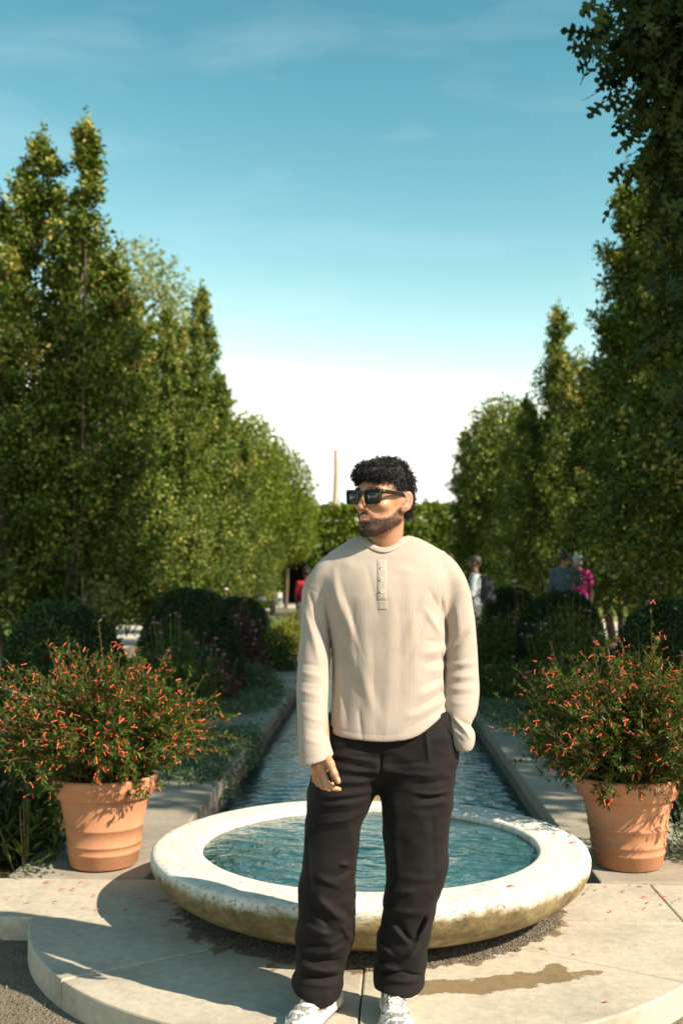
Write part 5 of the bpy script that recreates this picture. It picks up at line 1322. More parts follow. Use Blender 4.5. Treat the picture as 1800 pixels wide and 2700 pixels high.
shirt_folds = [FD(345, 960, 322, 1590, 9, -9), FD(300, 600, 345, 980, 9, -6), FD(1188, 560, 1195, 900, 10, -8), FD(1196, 960, 1165, 1180, 10, -7), FD(1165, 1180, 1200, 1420, 10, -7), FD(330, 400, 560, 930, 34, 4), FD(1150, 430, 880, 930, 36, 4), FD(1120, 560, 900, 1080, 22, -3.5), FD(420, 420, 600, 1000, 20, -3), FD(480, 900, 720, 1500, 40, 3.5), FD(370, 360, 430, 760, 26, 5), FD(300, 560, 345, 950, 22, -6), FD(419, 440, 505, 900, 36, 3.1), FD(508, 570, 560, 1250, 40.8, -2.79), FD(586, 590, 640, 1500, 43.2, 2.79), FD(664, 860, 690, 1600, 40.8, -2.17), FD(780, 560, 800, 1500, 43.2, 2.48), FD(858, 610, 880, 1300, 40.8, -2.48),
    FD(936, 370, 980, 1150, 40.8, 2.48), FD(1090, 500, 1180, 660, 26, -5), FD(1060, 640, 1185, 840, 26, 5), FD(1050, 880, 1190, 900, 25.3, -4.34), FD(1040, 980, 1195, 960, 29.9, 4.34), FD(1050, 1060, 1195, 1030, 23, -5.58), FD(1090, 1120, 1190, 1100, 29.9, 4.34), FD(1040, 1230, 1180, 1180, 23, -4.34),
    FD(1020, 1290, 1190, 1225, 25.3, 4.34), FD(960, 1400, 1195, 1290, 23, -5.58), FD(930, 1450, 1200, 1350, 27.6, 4.96), FD(890, 1560, 1190, 1400, 23, -4.34), FD(400, 1050, 410, 1540, 28, 4), FD(345, 1000, 335, 1500, 18, -6), FD(438, 1150, 470, 1560, 28.8, -2.48), FD(764, 1250, 760, 1600, 28.8, 1.86),
    FD(560, 1400, 580, 1620, 16, -5), FD(620, 330, 700, 700, 20, -2.5), FD(830, 330, 1000, 380, 30, 2), FD(420, 300, 520, 320, 40, 3),
    # sleeve of the hanging arm
    FD(130, 640, 260, 1040, 24, 6), FD(180, 520, 330, 980, 20, -8), FD(120, 1060, 280, 1090, 15.4, -3.1), FD(110, 1120, 285, 1160, 16.5, 3.1), FD(105, 1190, 280, 1210, 14.3, -3.1), FD(105, 1250, 285, 1290, 16.5, 3.1), FD(110, 1330, 300, 1350, 13.2, -2.48), FD(150, 1430, 310, 1480, 14.3, 2.48), FD(180, 1520, 315, 1560, 13.2, -2.48), FD(170, 1600, 330, 1640, 14.3, 2.48),
    # sleeve with the hand in the pocket
    FD(1240, 1030, 1400, 840, 20, -9), FD(1210, 1040, 1300, 1040, 14, -9), FD(1215, 980, 1390, 760, 24, 6), FD(1230, 1090, 1450, 1060, 17.6, 4.34), FD(1220, 1130, 1450, 1110, 13.2, -3.72), FD(1225, 1175, 1450, 1160, 16.5, 3.72), FD(1220, 1220, 1455, 1205, 13.2, -3.72), FD(1225, 1265, 1450, 1250, 16.5, 3.1), FD(1230, 1310, 1450, 1300, 13.2, -3.1), FD(1240, 1370, 1440, 1370, 17.6, 2.48), FD(1200, 600, 1240, 900, 16, -7), FD(1310, 640, 1330, 860, 26, 4),
    FD(1240, 1470, 1330, 1600, 10, -8), FD(1270, 1480, 1400, 1610, 10, 7), FD(1330, 1500, 1420, 1560, 9, -6), FD(1290, 1600, 1340, 1660, 8, -5), FD(1340, 1560, 1400, 1640, 8, 5)]
# seams dropped from the shoulders
seams = [FD(140, 470, 270, 540, 5, -2.2), FD(1290, 500, 1385, 470, 5, -2.2)]
hem_z = lambda x: interp(x, [ony(q, 1950, 3.30)[0] for q in (840, 860, 953, 1031, 1101, 1150, 1180, 1200)], [ony(q, y_, 3.31)[2] for q, y_ in ((840, 1939), (860, 1941), (953, 1952), (1031, 1954), (1101, 1940), (1150, 1908), (1180, 1889), (1200, 1884))])
def shirt_base(P):
    t = loft(P, *TOR, 2.25); zt = TOR[0]
    t = np.maximum(t, P[:, 2] - max(zt))
    a = np.maximum(loft(P, *ARA, 2.0), P[:, 2] - max(ARA[0])); b = np.maximum(loft(P, *ARB, 2.0), P[:, 2] - max(ARB[0]))
    return t, a, b
cuffA0, cuffA1 = ony(791, 2022, 3.275), ony(883, 1992, 3.275)
def cuff_cut(P): return (cuffA0[2] + (P[:, 0] - cuffA0[0]) / (cuffA1[0] - cuffA0[0]) * (cuffA1[2] - cuffA0[2])) - P[:, 2]
zB = min(ARB[0]) + 0.012
SHF = FoldMap(shirt_folds, 3.31, -0.30, 0.38, 0.78, 1.58, gain=1.1)
SHS = FoldMap(seams, 3.31, -0.30, 0.38, 0.78, 1.58, 0.001)
def shirt_sdf(P):
    t, a, b = shirt_base(P)
    f = SHF(P)
    front = np.clip((3.47 - P[:, 1]) / 0.06, 0, 1)
    rg = 1 - np.abs(wobn(P * np.array([1, 1, 0.35]) + 0.01 * wobn(P, 20, 19, 1)[:, None], 26, 18, 2)) * 2.2
    n_ = 0.0012 * wobn(P * np.array([1, 1, 0.5]), 40, 17, 2) + 0.0028 * np.clip(rg, -0.4, 1)
    disp = (f + SHS(P)) * front + n_
    hz = hem_z(P[:, 0])
    hemband = 0.0016 * np.exp(-((P[:, 2] - hz - 0.022) / 0.0022) ** 2)
    t2 = t - disp + hemband
    shell = np.maximum(-(t2 + 0.011), P[:, 2] - (hz + 0.05)); 
    t3 = smax(t2, hz - P[:, 2], 0.006); t3 = np.where(P[:, 2] < hz + 0.055, np.maximum(t3, -(t2 + 0.012)), t3)
    cz = cuff_cut(P)
    a2 = a - disp + 0.0014 * np.exp(-((cz + 0.024) / 0.002) ** 2)
    a3 = smax(a2, cz, 0.005); a3 = np.where(-cz < 0.05, np.maximum(a3, -(a2 + 0.011)), a3)
    b3 = smax(b - disp, zB - P[:, 2], 0.012)
    up = np.clip((P[:, 2] - 1.20) / 0.15, 0, 1); k = 0.008 + 0.014 * up
    d = smin(t3, a3, k); d = smin(d, b3, k)
    # neck hole
    nk = ell(P, NK, (0.090, 0.086, 0.10), NKR)
    return smax(d, -nk, 0.008)
ncl, ncr, ncf = ony(934, 1414, 3.45), ony(1092, 1407, 3.45), ony(1014, 1484, 3.375)
NK = np.array([(ncl[0] + ncr[0]) / 2, 3.462, 1.487]); NKR = rot2('X', -25)
V, F = surf(shirt_sdf, (-0.27, 3.17, 0.80), (0.36, 3.62, 1.56), 0.004)
print('shirt', len(V))
V = relax(V, F, 2, 0.4)
t, a, b = shirt_base(V)
def angc(P, L_):
    cx = interp(P[:, 2], L_[0], L_[1]); cy = interp(P[:, 2], L_[0], L_[3]); return np.arctan2(P[:, 0] - cx, -(P[:, 1] - cy))
which = np.argmin(np.stack([t, a, b], 1), 1)
rib = np.where(which == 0, angc(V, TOR) * 0.185, np.where(which == 1, angc(V, ARA) * 0.062, angc(V, ARB) * 0.062))
shirt = mlink('shirt', V, F, M['knit'], attrs={'rib': ('POINT', rib)})
tri = np.concatenate([F[:, [0, 1, 2]], F[:, [0, 2, 3]]])
SB = BVHTree.FromPolygons([tuple(v) for v in V], [tuple(int(q) for q in f) for f in tri])
def front_y(x, z):
    h = SB.ray_cast(Vector((x, 2.9, z)), Vector((0, 1, 0)))
    return (h[0].y, h[1]) if h[0] is not None else (TY - 0.12, Vector((0, -1, 0)))
# collar band, swept round the neck opening
th = np.linspace(0, 2 * math.pi, 73)[:-1]
cen = NK
def ringp(r_, zl): 
    q = np.stack([r_ * np.sin(th), -r_ * np.cos(th), np.full_like(th, zl)], 1); return q
prof = [(0.0805, 0.004), (0.0790, 0.016), (0.0765, 0.021), (0.0745, 0.019), (0.0755, 0.006), (0.0790, -0.010), (0.0860, -0.016), (0.0905, -0.016), (0.0920, -0.011), (0.0880, -0.006), (0.0835, -0.002)]
# follow where the opening actually meets the shirt: cast outward rings onto the shirt
ring_pts = []
for tt in th:
    best = None
    for zl in np.linspace(0.02, -0.115, 46):
        q = NK + NKR @ np.array([0.094 * math.sin(tt), -0.090 * math.cos(tt), zl])
        if shirt_sdf(q[None])[0] < 0.0: best = q; break
    ring_pts.append(best if best is not None else NK + NKR @ np.array([0.0875 * math.sin(tt), -0.0875 * math.cos(tt), -0.03]))
ring_pts = np.array(ring_pts)
for _ in range(8): ring_pts = 0.5 * ring_pts + 0.25 * (np.roll(ring_pts, 1, 0) + np.roll(ring_pts, -1, 0))
inw = np.stack([NK[0] - ring_pts[:, 0], NK[1] - ring_pts[:, 1], 0 * th], 1); inw /= np.linalg.norm(inw, axis=1, keepdims=True)
upv = np.array([0, 0, 1.0])
cs = [(-0.013, -0.006), (-0.0125, -0.0015), (-0.008, 0.0045), (0.002, 0.0115), (0.0095, 0.0165), (0.0125, 0.0165), (0.0125, 0.012), (0.005, 0.002), (0.0, -0.010)]
rows = np.stack([ring_pts + inw * a_ * 0.85 + upv * b_ * 0.8 for a_, b_ in cs], 0); m_, n_ = rows.shape[:2]
i = np.arange(m_)[:, None]; j = np.arange(n_)[None, :]; i2 = (i + 1) % m_; j2 = (j + 1) % n_
Fc = np.stack([i * n_ + j, i * n_ + j2, i2 * n_ + j2, i2 * n_ + j], -1).reshape(-1, 4)
me = mesh_np('collar', rows.reshape(-1, 3), Fc, True); bm = bmesh.new(); bm.from_mesh(me); bmesh.ops.recalc_face_normals(bm, faces=bm.faces[:]); bm.to_mesh(me); bm.free()
mraw('collar', me, M['band'], shirt)
# placket, its box-stitched foot and three buttons
def patch(name, px0, px1, py0, py1, off, m, skew=0.0, thick=0.003):
    nu, nv = 7, 24; V = []
    for jv in range(nv):
        for iu in range(nu):
            u, v = iu / (nu - 1), jv / (nv - 1); p = ony(px0 + (px1 - px0) * u + skew * v, py0 + (py1 - py0) * v, 3.31)
            y, _ = front_y(p[0], p[2]); e = min(u, 1 - u, v * 2, (1 - v) * 2)
            V.append((p[0], y - off - thick * min(1, e * 9), p[2]))
    a = (np.arange(nv - 1)[:, None] * nu + np.arange(nu - 1)[None]).ravel()
    return mraw(name, mesh_np(name, np.array(V), np.stack([a, a + nu, a + nu + 1, a + 1], 1), True), m, shirt)
patch('placket', 994, 1020, 1474, 1583, 0.001, M['band'])
patch('placket_foot', 995, 1022, 1584, 1607, 0.0, M['band'], 0, 0.002)
BTN = lathe('button', [(0.0, 0.0022), (0.0028, 0.0020), (0.0042, 0.0034), (0.0056, 0.0034), (0.0062, 0.002), (0.0062, 0.0), (0.0, 0.0)], 16)
for (bx_, by_) in ((1007, 1497), (1006, 1528), (1006, 1559)):
    p = ony(bx_, by_, 3.31); y, nn = front_y(p[0], p[2])
    o = link('button', BTN, M['button'], shirt, (p[0] - MO[0], y - 0.0042 - MO[1], p[2] - MO[2])); o.rotation_euler = (math.pi / 2 + 0.12, 0, 0)

# ---- trousers
C3 = lambda x, y: (700 + x * 0.3508, 1900 + y * 0.3508)
LY = 3.43
legA_rows = [(1850, 885, 1010, LY, 0.094), (1900, 868, 1010, LY, 0.10), (1960, 850, 1005, LY, 0.108), (2030, 826, 1000, LY - 0.005, 0.110), (2080, 815, 990, LY - 0.01, 0.106), (2124, 811, 972, LY - 0.01, 0.100), (2170, 808, 954, LY - 0.01, 0.094), (2216, 805, 946, LY - 0.01, 0.088), (2286, 795, 939, LY - 0.01, 0.084),
             (2356, 788, 935, LY - 0.005, 0.082), (2426, 785, 932, LY, 0.082), (2485, 782, 927, LY + 0.01, 0.082), (2525, 782, 912, LY + 0.02, 0.080), (2555, 779, 910, LY + 0.025, 0.082), (2580, 772, 906, LY + 0.025, 0.086), (2600, 776, 902, LY + 0.02, 0.084), (2622, 789, 898, LY + 0.015, 0.080), (2660, 800, 894, LY + 0.01, 0.078)]
legB_rows = [(1850, 990, 1168, LY, 0.094), (1890, 990, 1186, LY, 0.10), (1915, 990, 1198, LY, 0.105), (1970, 996, 1202, LY, 0.108), (2030, 1000, 1200, LY - 0.005, 0.110), (2080, 1003, 1195, LY - 0.005, 0.106), (2146, 1010, 1188, LY - 0.005, 0.100), (2216, 1014, 1181, LY - 0.005, 0.094), (2290, 1018, 1177, LY - 0.01, 0.090), (2338, 1016, 1166, LY - 0.02, 0.086), (2396, 1011, 1146, LY - 0.01, 0.080),
             (2440, 1004, 1142, LY, 0.080), (2489, 992, 1130, LY + 0.01, 0.080), (2531, 991, 1121, LY + 0.02, 0.078), (2566, 983, 1119, LY + 0.025, 0.080), (2590, 985, 1116, LY + 0.02, 0.080), (2612, 992, 1108, LY + 0.015, 0.076), (2650, 1000, 1102, LY + 0.01, 0.074)]
LGA, LGB = px_loft(legA_rows), px_loft(legB_rows)
def FT(x0, y0, x1, y1, wd, amp): return (*C3(x0, y0), *C3(x1, y1), wd * 0.3508, amp)
tr_folds = [FT(500, 250, 860, 312, 16, 3.72), FT(500, 300, 860, 367, 12, -3.72), FT(540, 350, 860, 392, 14, 3.72), FT(480, 400, 850, 422, 12, -3.72), FT(470, 450, 840, 457, 15, 3.72), FT(450, 510, 820, 492, 12, -3.72), FT(430, 560, 800, 542, 16, 3.72), FT(420, 600, 780, 572, 12, -3.72), FT(400, 640, 770, 602, 16, 3.1), FT(400, 700, 740, 672, 12, -3.1), FT(380, 780, 730, 722, 14, 3.1), FT(370, 860, 700, 782, 14, -2.48),
    FT(560, 240, 840, 242, 14, 3.1), FT(500, 200, 700, 142, 18, 2.48), FT(880, 250, 1000, 180, 16, 5), FT(890, 330, 1200, 300, 16, -4), FT(900, 380, 1250, 400, 16, 4), FT(1100, 470, 1400, 450, 14, -4), FT(1120, 540, 1390, 545, 12, 6), FT(1150, 580, 1390, 580, 12, -5), FT(1120, 640, 1380, 620, 16, 4),
    FT(870, 240, 855, 440, 8, -9), FT(1340, 40, 1430, 200, 7, -6), FT(1200, 60, 1230, 300, 14, 5),
    FT(300, 900, 320, 1300, 30, 5), FT(560, 1080, 640, 1100, 14, 7), FT(540, 1180, 640, 1140, 12, -7), FT(400, 1180, 560, 1260, 24, 6), FT(340, 1380, 470, 1560, 26, -9), FT(400, 1350, 560, 1500, 28, 9), FT(560, 1420, 640, 1540, 22, -7), FT(580, 1580, 640, 1700, 16, 7), FT(300, 1560, 480, 1620, 18, 8), FT(270, 1720, 460, 1700, 18, -7), FT(480, 1700, 600, 1640, 14, 6), FT(380, 1780, 580, 1740, 16, 7), FT(280, 1820, 560, 1850, 16, -6), FT(250, 1880, 560, 1930, 18, 10), FT(270, 1960, 560, 1990, 12, -11.2), FT(260, 2020, 540, 2040, 14, 5),
    FT(930, 1300, 1100, 1280, 20, 6), FT(900, 1440, 1180, 1440, 24, 7), FT(940, 1540, 1060, 1680, 16, 9), FT(1020, 1560, 1100, 1680, 16, -8), FT(1100, 1700, 1200, 1500, 20, -9), FT(1150, 1650, 1250, 1480, 18, 7), FT(850, 1700, 960, 1820, 14, 8), FT(880, 1780, 1000, 1860, 14, -8), FT(1060, 1800, 1160, 1700, 16, 8), FT(840, 1880, 1000, 1920, 14, 8.75), FT(860, 1950, 1040, 1930, 10, -10), FT(1040, 1930, 1170, 1980, 10, -10), FT(880, 1990, 1150, 2010, 14, 6),
    FT(960, 600, 980, 1200, 40, 4), FT(1250, 700, 1270, 1200, 40, -4), FT(1000, 1180, 1300, 1200, 26, 4)]
hemA, hemB = ony(850, 2641, LY - 0.05)[2], ony(1050, 2622, LY - 0.05)[2]
TRF = FoldMap(tr_folds, 3.33, -0.32, 0.34, 0.0, 1.0, gain=1.5)
PEL = px_loft([(1850, 882, 1166, LY, 0.094), (1890, 868, 1186, LY, 0.103), (1915, 862, 1196, LY, 0.108), (1940, 858, 1199, LY, 0.110), (1985, 848, 1201, LY, 0.110), (2020, 850, 1196, LY - 0.003, 0.106), (2045, 880, 1150, LY, 0.085), (2062, 950, 1060, LY, 0.05)])
def trousers_sdf(P):
    a = loft(P, *LGA, 2.15); b = loft(P, *LGB, 2.15)
    zt = ony(1000, 1872, LY)[2]
    cut = P[:, 2] - zt
    f = TRF(P); front = np.clip((3.50 - P[:, 1]) / 0.06, 0, 1)
    ang_ = wobn(P * np.array([1, 1, 0.9]), 26, 44, 3) * 0.0035 + 0.004 * np.sin(P[:, 2] * 85 + 3 * wobn(P, 12, 45, 1)) * np.clip((0.28 - P[:, 2]) / 0.2, 0, 1)
    rg = 1 - np.abs(wobn(P * np.array([1, 1, 1.5]), 19, 48, 2)) * 2.4; rg2 = 1 - np.abs(wobn(P * np.array([0.7, 1, 1.8]), 42, 49, 2)) * 2.4
    disp = f * front + ang_ * 0.6 + 0.0050 * np.clip(rg, -0.4, 1) + 0.0018 * np.clip(rg2, -0.4, 1)
    pl = np.maximum(loft(P, *PEL, 2.3), min(PEL[0]) - P[:, 2]) - disp
    a = a - disp; b = b - disp
    hA = hemA + 0.012 * np.sin((P[:, 0] + 0.1) * 30) + (P[:, 1] - LY) * 0.10; hB = hemB + 0.006 * np.sin(P[:, 0] * 40) + (P[:, 1] - LY) * 0.10
    a2 = smax(a, hA - P[:, 2], 0.006); a2 = np.where(P[:, 2] < hA + 0.05, np.maximum(a2, -(a + 0.012)), a2)
    b2 = smax(b, hB - P[:, 2], 0.006); b2 = np.where(P[:, 2] < hB + 0.05, np.maximum(b2, -(b + 0.012)), b2)
    k = np.where(P[:, 2] > 0.70, 0.025, 0.006)
    return np.maximum(smin(smin(a2, b2, k), pl, 0.02), cut)
V, F = surf(trousers_sdf, (-0.28, 3.25, 0.01), (0.30, 3.60, 0.99), 0.0045)
print('trousers', len(V))
V = relax(V, F, 2, 0.4)
mlink('trousers', V, F, M['linen'])

# ---- nails and the key held in the fingers
for (c_, dr, sx_, sz_) in ((hp(1098, 1035, -0.0425), (0.25, -0.9, -0.1), 0.0058, 0.0075), ):
    bm = bmesh.new(); bmesh.ops.create_uvsphere(bm, u_segments=12, v_segments=8, radius=1.0)
    me = bm_mesh('nail', bm, True)
    o = link('nail', me, M['nail'], man, tuple(c_ - MO)); o.scale = (sx_, 0.0016, sz_); o.rotation_euler = (0.15, -0.30, 0.2)
a_, b_ = hp(905, 900, -0.006) - MO, hp(925, 1080, 0.0) - MO
ko = link('key_fob', tubes_mesh('key_fob', [(np.stack([a_, (a_ + b_) / 2, b_]), np.array([0.006, 0.0085, 0.006]))], 10), M['key'], None, tuple(MO)); tag(ko, 'small dark key fob held in the fingers of the man in beige', 'key fob')

# ---- trainers
def shoe(heel, toe, name='shoe'):
    heel = np.array(heel); toe = np.array(toe); d = (toe - heel); Ln = np.linalg.norm(d); d /= Ln
    Rz = np.array([[d[1], d[0]], [-d[0], d[1]]])      # columns: lateral, forward
    lat = np.array([d[1], -d[0]])
    def loc(P):
        q = P[:, :2] - heel; return np.stack([q @ lat, (q @ d) / 0.295 * 0.295, P[:, 2]], 1)
    ts = [0.0, 0.015, 0.05, 0.10, 0.15, 0.205, 0.245, 0.275, 0.295]
    ws = [0.004, 0.026, 0.036, 0.035, 0.041, 0.050, 0.046, 0.033, 0.004]
    cs_ = [0.0, 0.0, 0.0, -0.002, -0.001, 0.002, 0.002, 0.0, 0.0]
    hs = [0.070, 0.100, 0.102, 0.104, 0.092, 0.064, 0.055, 0.046, 0.030]
    def upper(P):
        q = loc(P); t = np.clip(q[:, 1], 0, 0.295); w_ = np.maximum(np.interp(t, ts, ws), 0.003); c_ = np.interp(t, ts, cs_); h = np.interp(t, ts, hs)
        u = np.abs(q[:, 0] - c_) / w_; v = np.maximum(q[:, 2], 0) / h
        k = (u ** 2.6 + v ** 2.4) ** (1 / 2.5)
        dd = (k - 1) * np.minimum(w_, h) * 0.8
        dd = np.maximum(dd, np.maximum(-q[:, 1], q[:, 1] - 0.297)); dd = np.maximum(dd, 0.02 - q[:, 2])
        # panel lines and ribs of the upper
        gro = 0.0013 * np.sin(q[:, 1] * 190 + np.abs(q[:, 0]) * 150) * (np.abs(q[:, 0]) > 0.018)
        return dd - gro
    def sole(P):
        q = loc(P); t = np.clip(q[:, 1], 0, 0.295); w_ = np.interp(t, ts, ws) + 0.005; c_ = np.interp(t, ts, cs_)
        dd = np.maximum(np.abs(q[:, 0] - c_) - w_, np.maximum(-0.006 - q[:, 1], q[:, 1] - 0.302))
        topz = np.interp(t, [0, 0.08, 0.2, 0.295], [0.042, 0.036, 0.028, 0.034])
        ed = 0.0012 * np.sin(q[:, 1] * 260) * (q[:, 2] > 0.012)
        return smax(dd - ed, np.maximum(q[:, 2] - topz, 0.006 - q[:, 2] + 0.010 * np.clip((t - 0.24) / 0.05, 0, 1)), 0.006)
    def tread(P):
        q = loc(P); t = np.clip(q[:, 1], 0, 0.295); w_ = np.interp(t, ts, ws) + 0.002; c_ = np.interp(t, ts, cs_)
        dd = np.maximum(np.abs(q[:, 0] - c_) - w_, np.maximum(-0.003 - q[:, 1], q[:, 1] - 0.298))
        return smax(dd, np.maximum(q[:, 2] - 0.010 - 0.010 * np.clip((t - 0.24) / 0.05, 0, 1), 0.001 - q[:, 2] + 0.010 * np.clip((t - 0.24) / 0.05, 0, 1)), 0.002)
    def overlay(P):
        q = loc(P); u = upper(P); a = np.abs(q[:, 0]); t = q[:, 1]; z = q[:, 2]
        band = np.minimum.reduce([np.abs(t - 0.235 - 0.20 * a) - 0.008, np.abs(z - 0.052 - 0.012 * np.sin(t * 60)) - 0.005 + 0.2 * np.clip(0.02 - a, 0, 1), np.abs(t - 0.165 + 0.9 * (a - 0.03)) - 0.005 + 0.3 * np.clip(0.016 - a, 0, 1),
                                  np.abs(t - 0.12 + 0.9 * (a - 0.03)) - 0.005 + 0.3 * np.clip(0.016 - a, 0, 1), np.abs(t - 0.03) - 0.010, np.maximum(np.abs(a - 0.021) - 0.0035, np.maximum(0.09 - t, t - 0.20)), np.maximum(z - 0.044, 0.262 - t)])
        return smax(u - 0.0018, band, 0.0012)
    lo = np.minimum(heel, toe) - 0.08; hi = np.maximum(heel, toe) + 0.08
    box = ((lo[0], lo[1], -0.005), (hi[0], hi[1], 0.125))
    t_ = bpy.data.objects.new(name, None); COL.objects.link(t_); t_.parent = man
    def accent(P):
        q = loc(P); a = np.abs(q[:, 0]); t = q[:, 1]; z = q[:, 2]
        b_ = np.minimum.reduce([np.maximum(np.abs(t - t0 + 0.5 * (z - 0.06)) - 0.0055, np.abs(z - 0.062) - 0.012) for t0 in (0.06, 0.085)] + [np.maximum(np.abs(t - 0.19) - 0.012, np.abs(z - 0.046) - 0.004)])
        return smax(upper(P) - 0.0012, np.maximum(b_, 0.012 - a), 0.001)
    for nm, fn, m in (('upper', upper, M['shoe']), ('accent', accent, M['accent']), ('midsole', sole, M['sole']), ('outsole', tread, M['tread']), ('overlay', overlay, M['silvershoe'])):
        V, F = surf(fn, *box, 0.0022)
        if len(F): mlink(nm, relax(V, F, 1, 0.4), F, m, t_)
    # laces
    tb = []
    def W(x, t, z): p = heel + lat * x + d * t; return np.array([p[0], p[1], z])
    for k in range(5):
        t = 0.105 + k * 0.020; z = np.interp(t, ts, hs) + 0.003
        tb.append((np.stack([W(-0.022, t, z - 0.010), W(-0.010, t + 0.004, z), W(0.010, t + 0.008, z), W(0.022, t + 0.012, z - 0.010)]), np.full(4, 0.0026)))
    mraw('lace', tubes_mesh('lace', tb, 6), M['lace'], t_)
hA_, tA_ = onz(889, 2640, 0.0)[:2], onz(748, 2748, 0.0)[:2]
hB_, tB_ = onz(1030, 2648, 0.0)[:2], onz(1062, 2800, 0.0)[:2]
for h_, t_ in ((hA_, tA_), (hB_, tB_)):
    dd_ = (t_ - h_) / np.linalg.norm(t_ - h_); shoe(h_, h_ + dd_ * 0.295)

# ==================================================================  VISITORS far off
def visitor(label, px, py_top, Y, z0, face, cols, seed=0, pose='stand', hat=None, shorts=False, hairlen=0.0):
    """standing figure whose head top is seen at photo pixel (px, py_top) at distance Y; face: heading angle (0 = away)"""
    p = ony(px, py_top, Y); H = p[2] - z0; k = H / 1.76
    t = thing('person', label, 'person', (p[0], Y, z0), face, 'visitors strolling in the garden', k)
    sk, sh, tr, hr = cols
    lift = pose == 'hand_up'
    armL = [(-0.185, 0, 1.40), (-0.235, 0.03, 1.12), (-0.215, 0.16 if pose == 'fold' else 0.06, 1.02 if pose == 'fold' else 0.87)]
    armR = [(0.175, 0, 1.40), (0.25, 0.10, 1.20), (0.13, 0.10, 1.60)] if lift else [(0.185, 0, 1.40), (0.235, 0.03, 1.12), (0.215, 0.16 if pose == 'fold' else 0.06, 1.02 if pose == 'fold' else 0.87)]
    lg = [[(-0.09, 0, 0.92), (-0.10, 0.03 if pose == 'walk' else 0.0, 0.49), (-0.10, -0.10 if pose == 'walk' else 0, 0.08)], [(0.09, 0, 0.92), (0.10, 0.06 if pose == 'walk' else 0, 0.49), (0.10, 0.12 if pose == 'walk' else 0, 0.08)]]
    def limbs_(P, pts, rad, g=0.0): return chain(P, pts, [q + g for q in rad], 0.02)
    def torso(P, g=0.0):
        d = ell(P, (0, 0, 1.24), (0.165 + g, 0.105 + g, 0.23)); d = smin(d, ell(P, (0, 0, 0.98), (0.150 + g, 0.10 + g, 0.17)), 0.06)
        return smin(d, cone(P, (-0.14, 0, 1.405), (0.14, 0, 1.405), 0.055 + g, 0.055 + g), 0.05)
    def body(P):
        d = torso(P)
        for a_ in (armL, armR):
            d = smin(d, limbs_(P, a_, (0.047, 0.037, 0.028)), 0.03); e = np.array(a_[-1]) + (np.array(a_[-1]) - np.array(a_[-2])) * 0.28
            d = smin(d, cone(P, a_[-1], e, 0.030, 0.022), 0.012)
        for l_ in lg: d = smin(d, limbs_(P, l_, (0.080, 0.056, 0.040)), 0.04)
        d = smin(d, cone(P, (0, -0.005, 1.42), (0, 0.01, 1.56), 0.056, 0.052), 0.03)
        hd = smin(ell(P, (0, 0.0, 1.655), (0.075, 0.093, 0.100)), ell(P, (0, 0.035, 1.60), (0.055, 0.065, 0.075)), 0.03)
        hd = smin(hd, cone(P, (0, 0.10, 1.65), (0, 0.115, 1.615), 0.010, 0.014), 0.012)
        hd = smin(hd, np.minimum(ell(P, (0.078, 0.0, 1.635), (0.012, 0.02, 0.032)), ell(P, (-0.078, 0.0, 1.635), (0.012, 0.02, 0.032))), 0.008)
        return smin(d, hd, 0.015)
    def shirt_(P):
        d = torso(P, 0.022)
        for a_ in (armL, armR):
            n_ = a_ if cols[1][3] else [a_[0], tuple(np.array(a_[0]) * 0.35 + np.array(a_[1]) * 0.65)]
            d = smin(d, limbs_(P, n_, (0.060, 0.052, 0.042)[:len(n_)], 0.006), 0.03)
        d = d - 0.006 * wobn(P, 22, seed, 2)
        return smax(np.maximum(d, P[:, 2] - 1.475), 0.86 - P[:, 2], 0.01)
    def trou(P):
        d = ell(P, (0, 0, 0.95), (0.168, 0.118, 0.15))
        for l_ in lg: d = smin(d, limbs_(P, l_, (0.098, 0.080, 0.066)), 0.03)
        d = d - 0.005 * wobn(P, 22, seed + 3, 2)
        return np.maximum(np.maximum(d, P[:, 2] - 1.03), (0.50 if shorts else 0.06) - P[:, 2])
    def hair_(P):
        d = ell(P, (0, -0.014, 1.675), (0.087, 0.096, 0.098))
        if hairlen: d = smin(d, ell(P, (0, -0.035, 1.60), (0.082, 0.062, 0.06 + hairlen)), 0.03)
        cut = smin(ell(P, (0, 0.10, 1.60), (0.075, 0.075, 0.095)), P[:, 2] * 0 + 9, 0.01)
        return np.maximum(smax(d - 0.004 * wobn(P, 60, 3, 2), -cut, 0.01), (1.60 - hairlen) - P[:, 2])
    lo, hi = (-0.42, -0.28, 0.0), (0.42, 0.36, 1.82)
    for nm, fn, c, rg in (('body', body, sk, 0.5), ('shirt', shirt_, sh[:3], 0.85), ('trousers', trou, tr, 0.8), ('hair', hair_, hr, 0.6)):
        V, F = surf(fn, lo, hi, 0.013)
        link(nm, mesh_np(nm, V, F, True), simple('visitor_' + nm, c, rg, 0.12, 14), t)
    for s_ in lg:
        q = np.array(s_[-1]); V, F = surf(lambda P: np.maximum(ell(P, (q[0], q[1] + 0.05, 0.035), (0.048, 0.135, 0.065)), 0.0 - P[:, 2]), (q[0] - 0.08, q[1] - 0.13, -0.01), (q[0] + 0.08, q[1] + 0.22, 0.13), 0.010)
        link('shoe', mesh_np('shoe', V, F, True), M['tread'], t)
    if hat:
        link('cap', lathe('cap', [(0.10, 1.70), (0.104, 1.715), (0.10, 1.755), (0.07, 1.79), (0.0, 1.80)], 24), simple('cap_cloth', hat, 0.9), t)
    return t, p[0], k
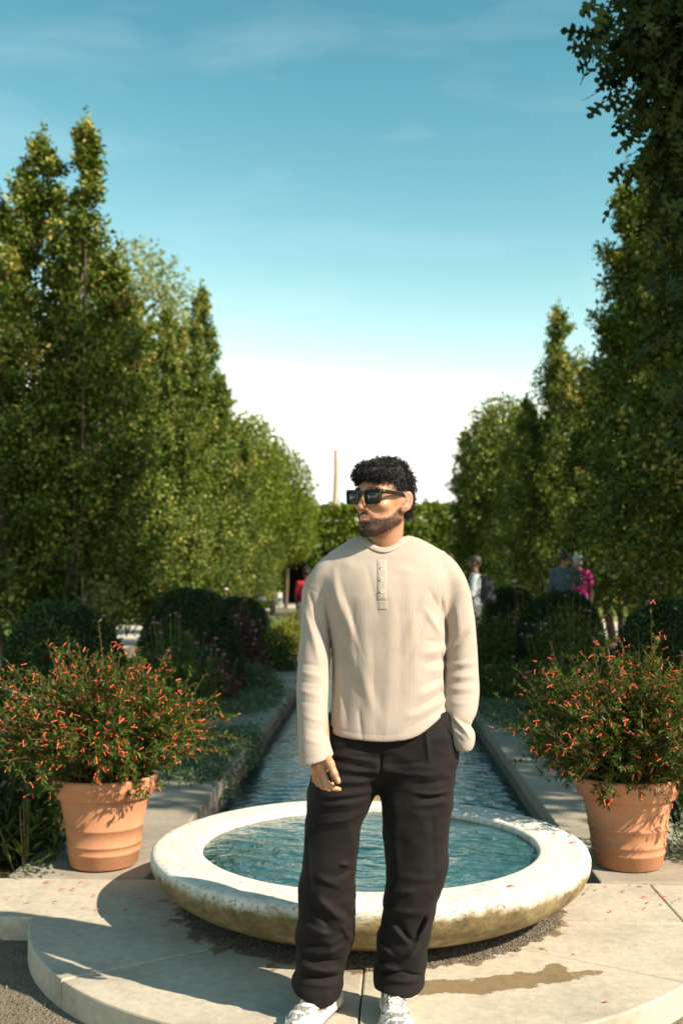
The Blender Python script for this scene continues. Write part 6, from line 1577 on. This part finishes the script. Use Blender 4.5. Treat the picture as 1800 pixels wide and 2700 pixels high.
visitor('person in a red shirt, white shorts and dark cap walking away along the channel', 808, 1499, 23.0, 0.0, 0.15, ((0.16, 0.085, 0.05), (0.62, 0.03, 0.05, 0), (0.62, 0.58, 0.52), (0.02, 0.015, 0.012)), 1, 'walk', (0.02, 0.02, 0.025), True)
_, bx_, bk_ = visitor('bearded person in a pale grey hooded jacket carrying a dark backpack', 1252, 1466, 18.0, 0.0, 1.35, ((0.22, 0.12, 0.08), (0.34, 0.38, 0.40, 1), (0.16, 0.17, 0.18), (0.05, 0.035, 0.028)), 2, 'fold')
visitor('person in a slate blue shirt raising a hand to the head beside the pink-topped companion', 1486, 1453, 20.0, 0.06, -0.25, ((0.40, 0.22, 0.15), (0.10, 0.14, 0.165, 1), (0.09, 0.11, 0.14), (0.06, 0.04, 0.03)), 3, 'hand_up')
visitor('white-haired person in a bright pink top and blue jeans strolling with a companion', 1522, 1460, 20.5, 0.06, -0.35, ((0.50, 0.28, 0.20), (0.75, 0.03, 0.33, 0), (0.13, 0.22, 0.33), (0.72, 0.70, 0.62)), 4, 'stand', None, False, 0.05)
visitor('distant person in a sand-coloured top beyond the lawn gap', 330, 1545, 52.0, -0.1, 0.6, ((0.50, 0.29, 0.2), (0.60, 0.42, 0.28, 0), (0.5, 0.35, 0.24), (0.10, 0.07, 0.05)), 5)
# backpack on the hooded walker's back (heading 1.35: back is towards +x)
def pack(P):
    d = ell(P, (0, -0.20, 1.20), (0.155, 0.115, 0.235)); d = smin(d, ell(P, (0, -0.27, 1.08), (0.12, 0.07, 0.11)), 0.03)
    s1 = [cone(P, (q, -0.12, 1.43), (q * 1.05, 0.125, 1.30), 0.022, 0.022) for q in (-0.115, 0.115)]; s2 = [cone(P, (q * 1.05, 0.125, 1.30), (q * 1.2, -0.05, 1.02), 0.020, 0.020) for q in (-0.115, 0.115)]
    return np.minimum.reduce([d - 0.006 * wobn(P, 25, 8, 2)] + s1 + s2)
V, F = surf(pack, (-0.3, -0.45, 0.85), (0.3, 0.25, 1.55), 0.012)
bp = link('backpack', mesh_np('backpack', V, F, True), simple('backpack_cloth', (0.035, 0.038, 0.045), 0.85), None, (bx_, 18.0, 0.0), 1.35, bk_)
tag(bp, 'dark backpack on the back of the walker in the pale grey hooded jacket', 'backpack')
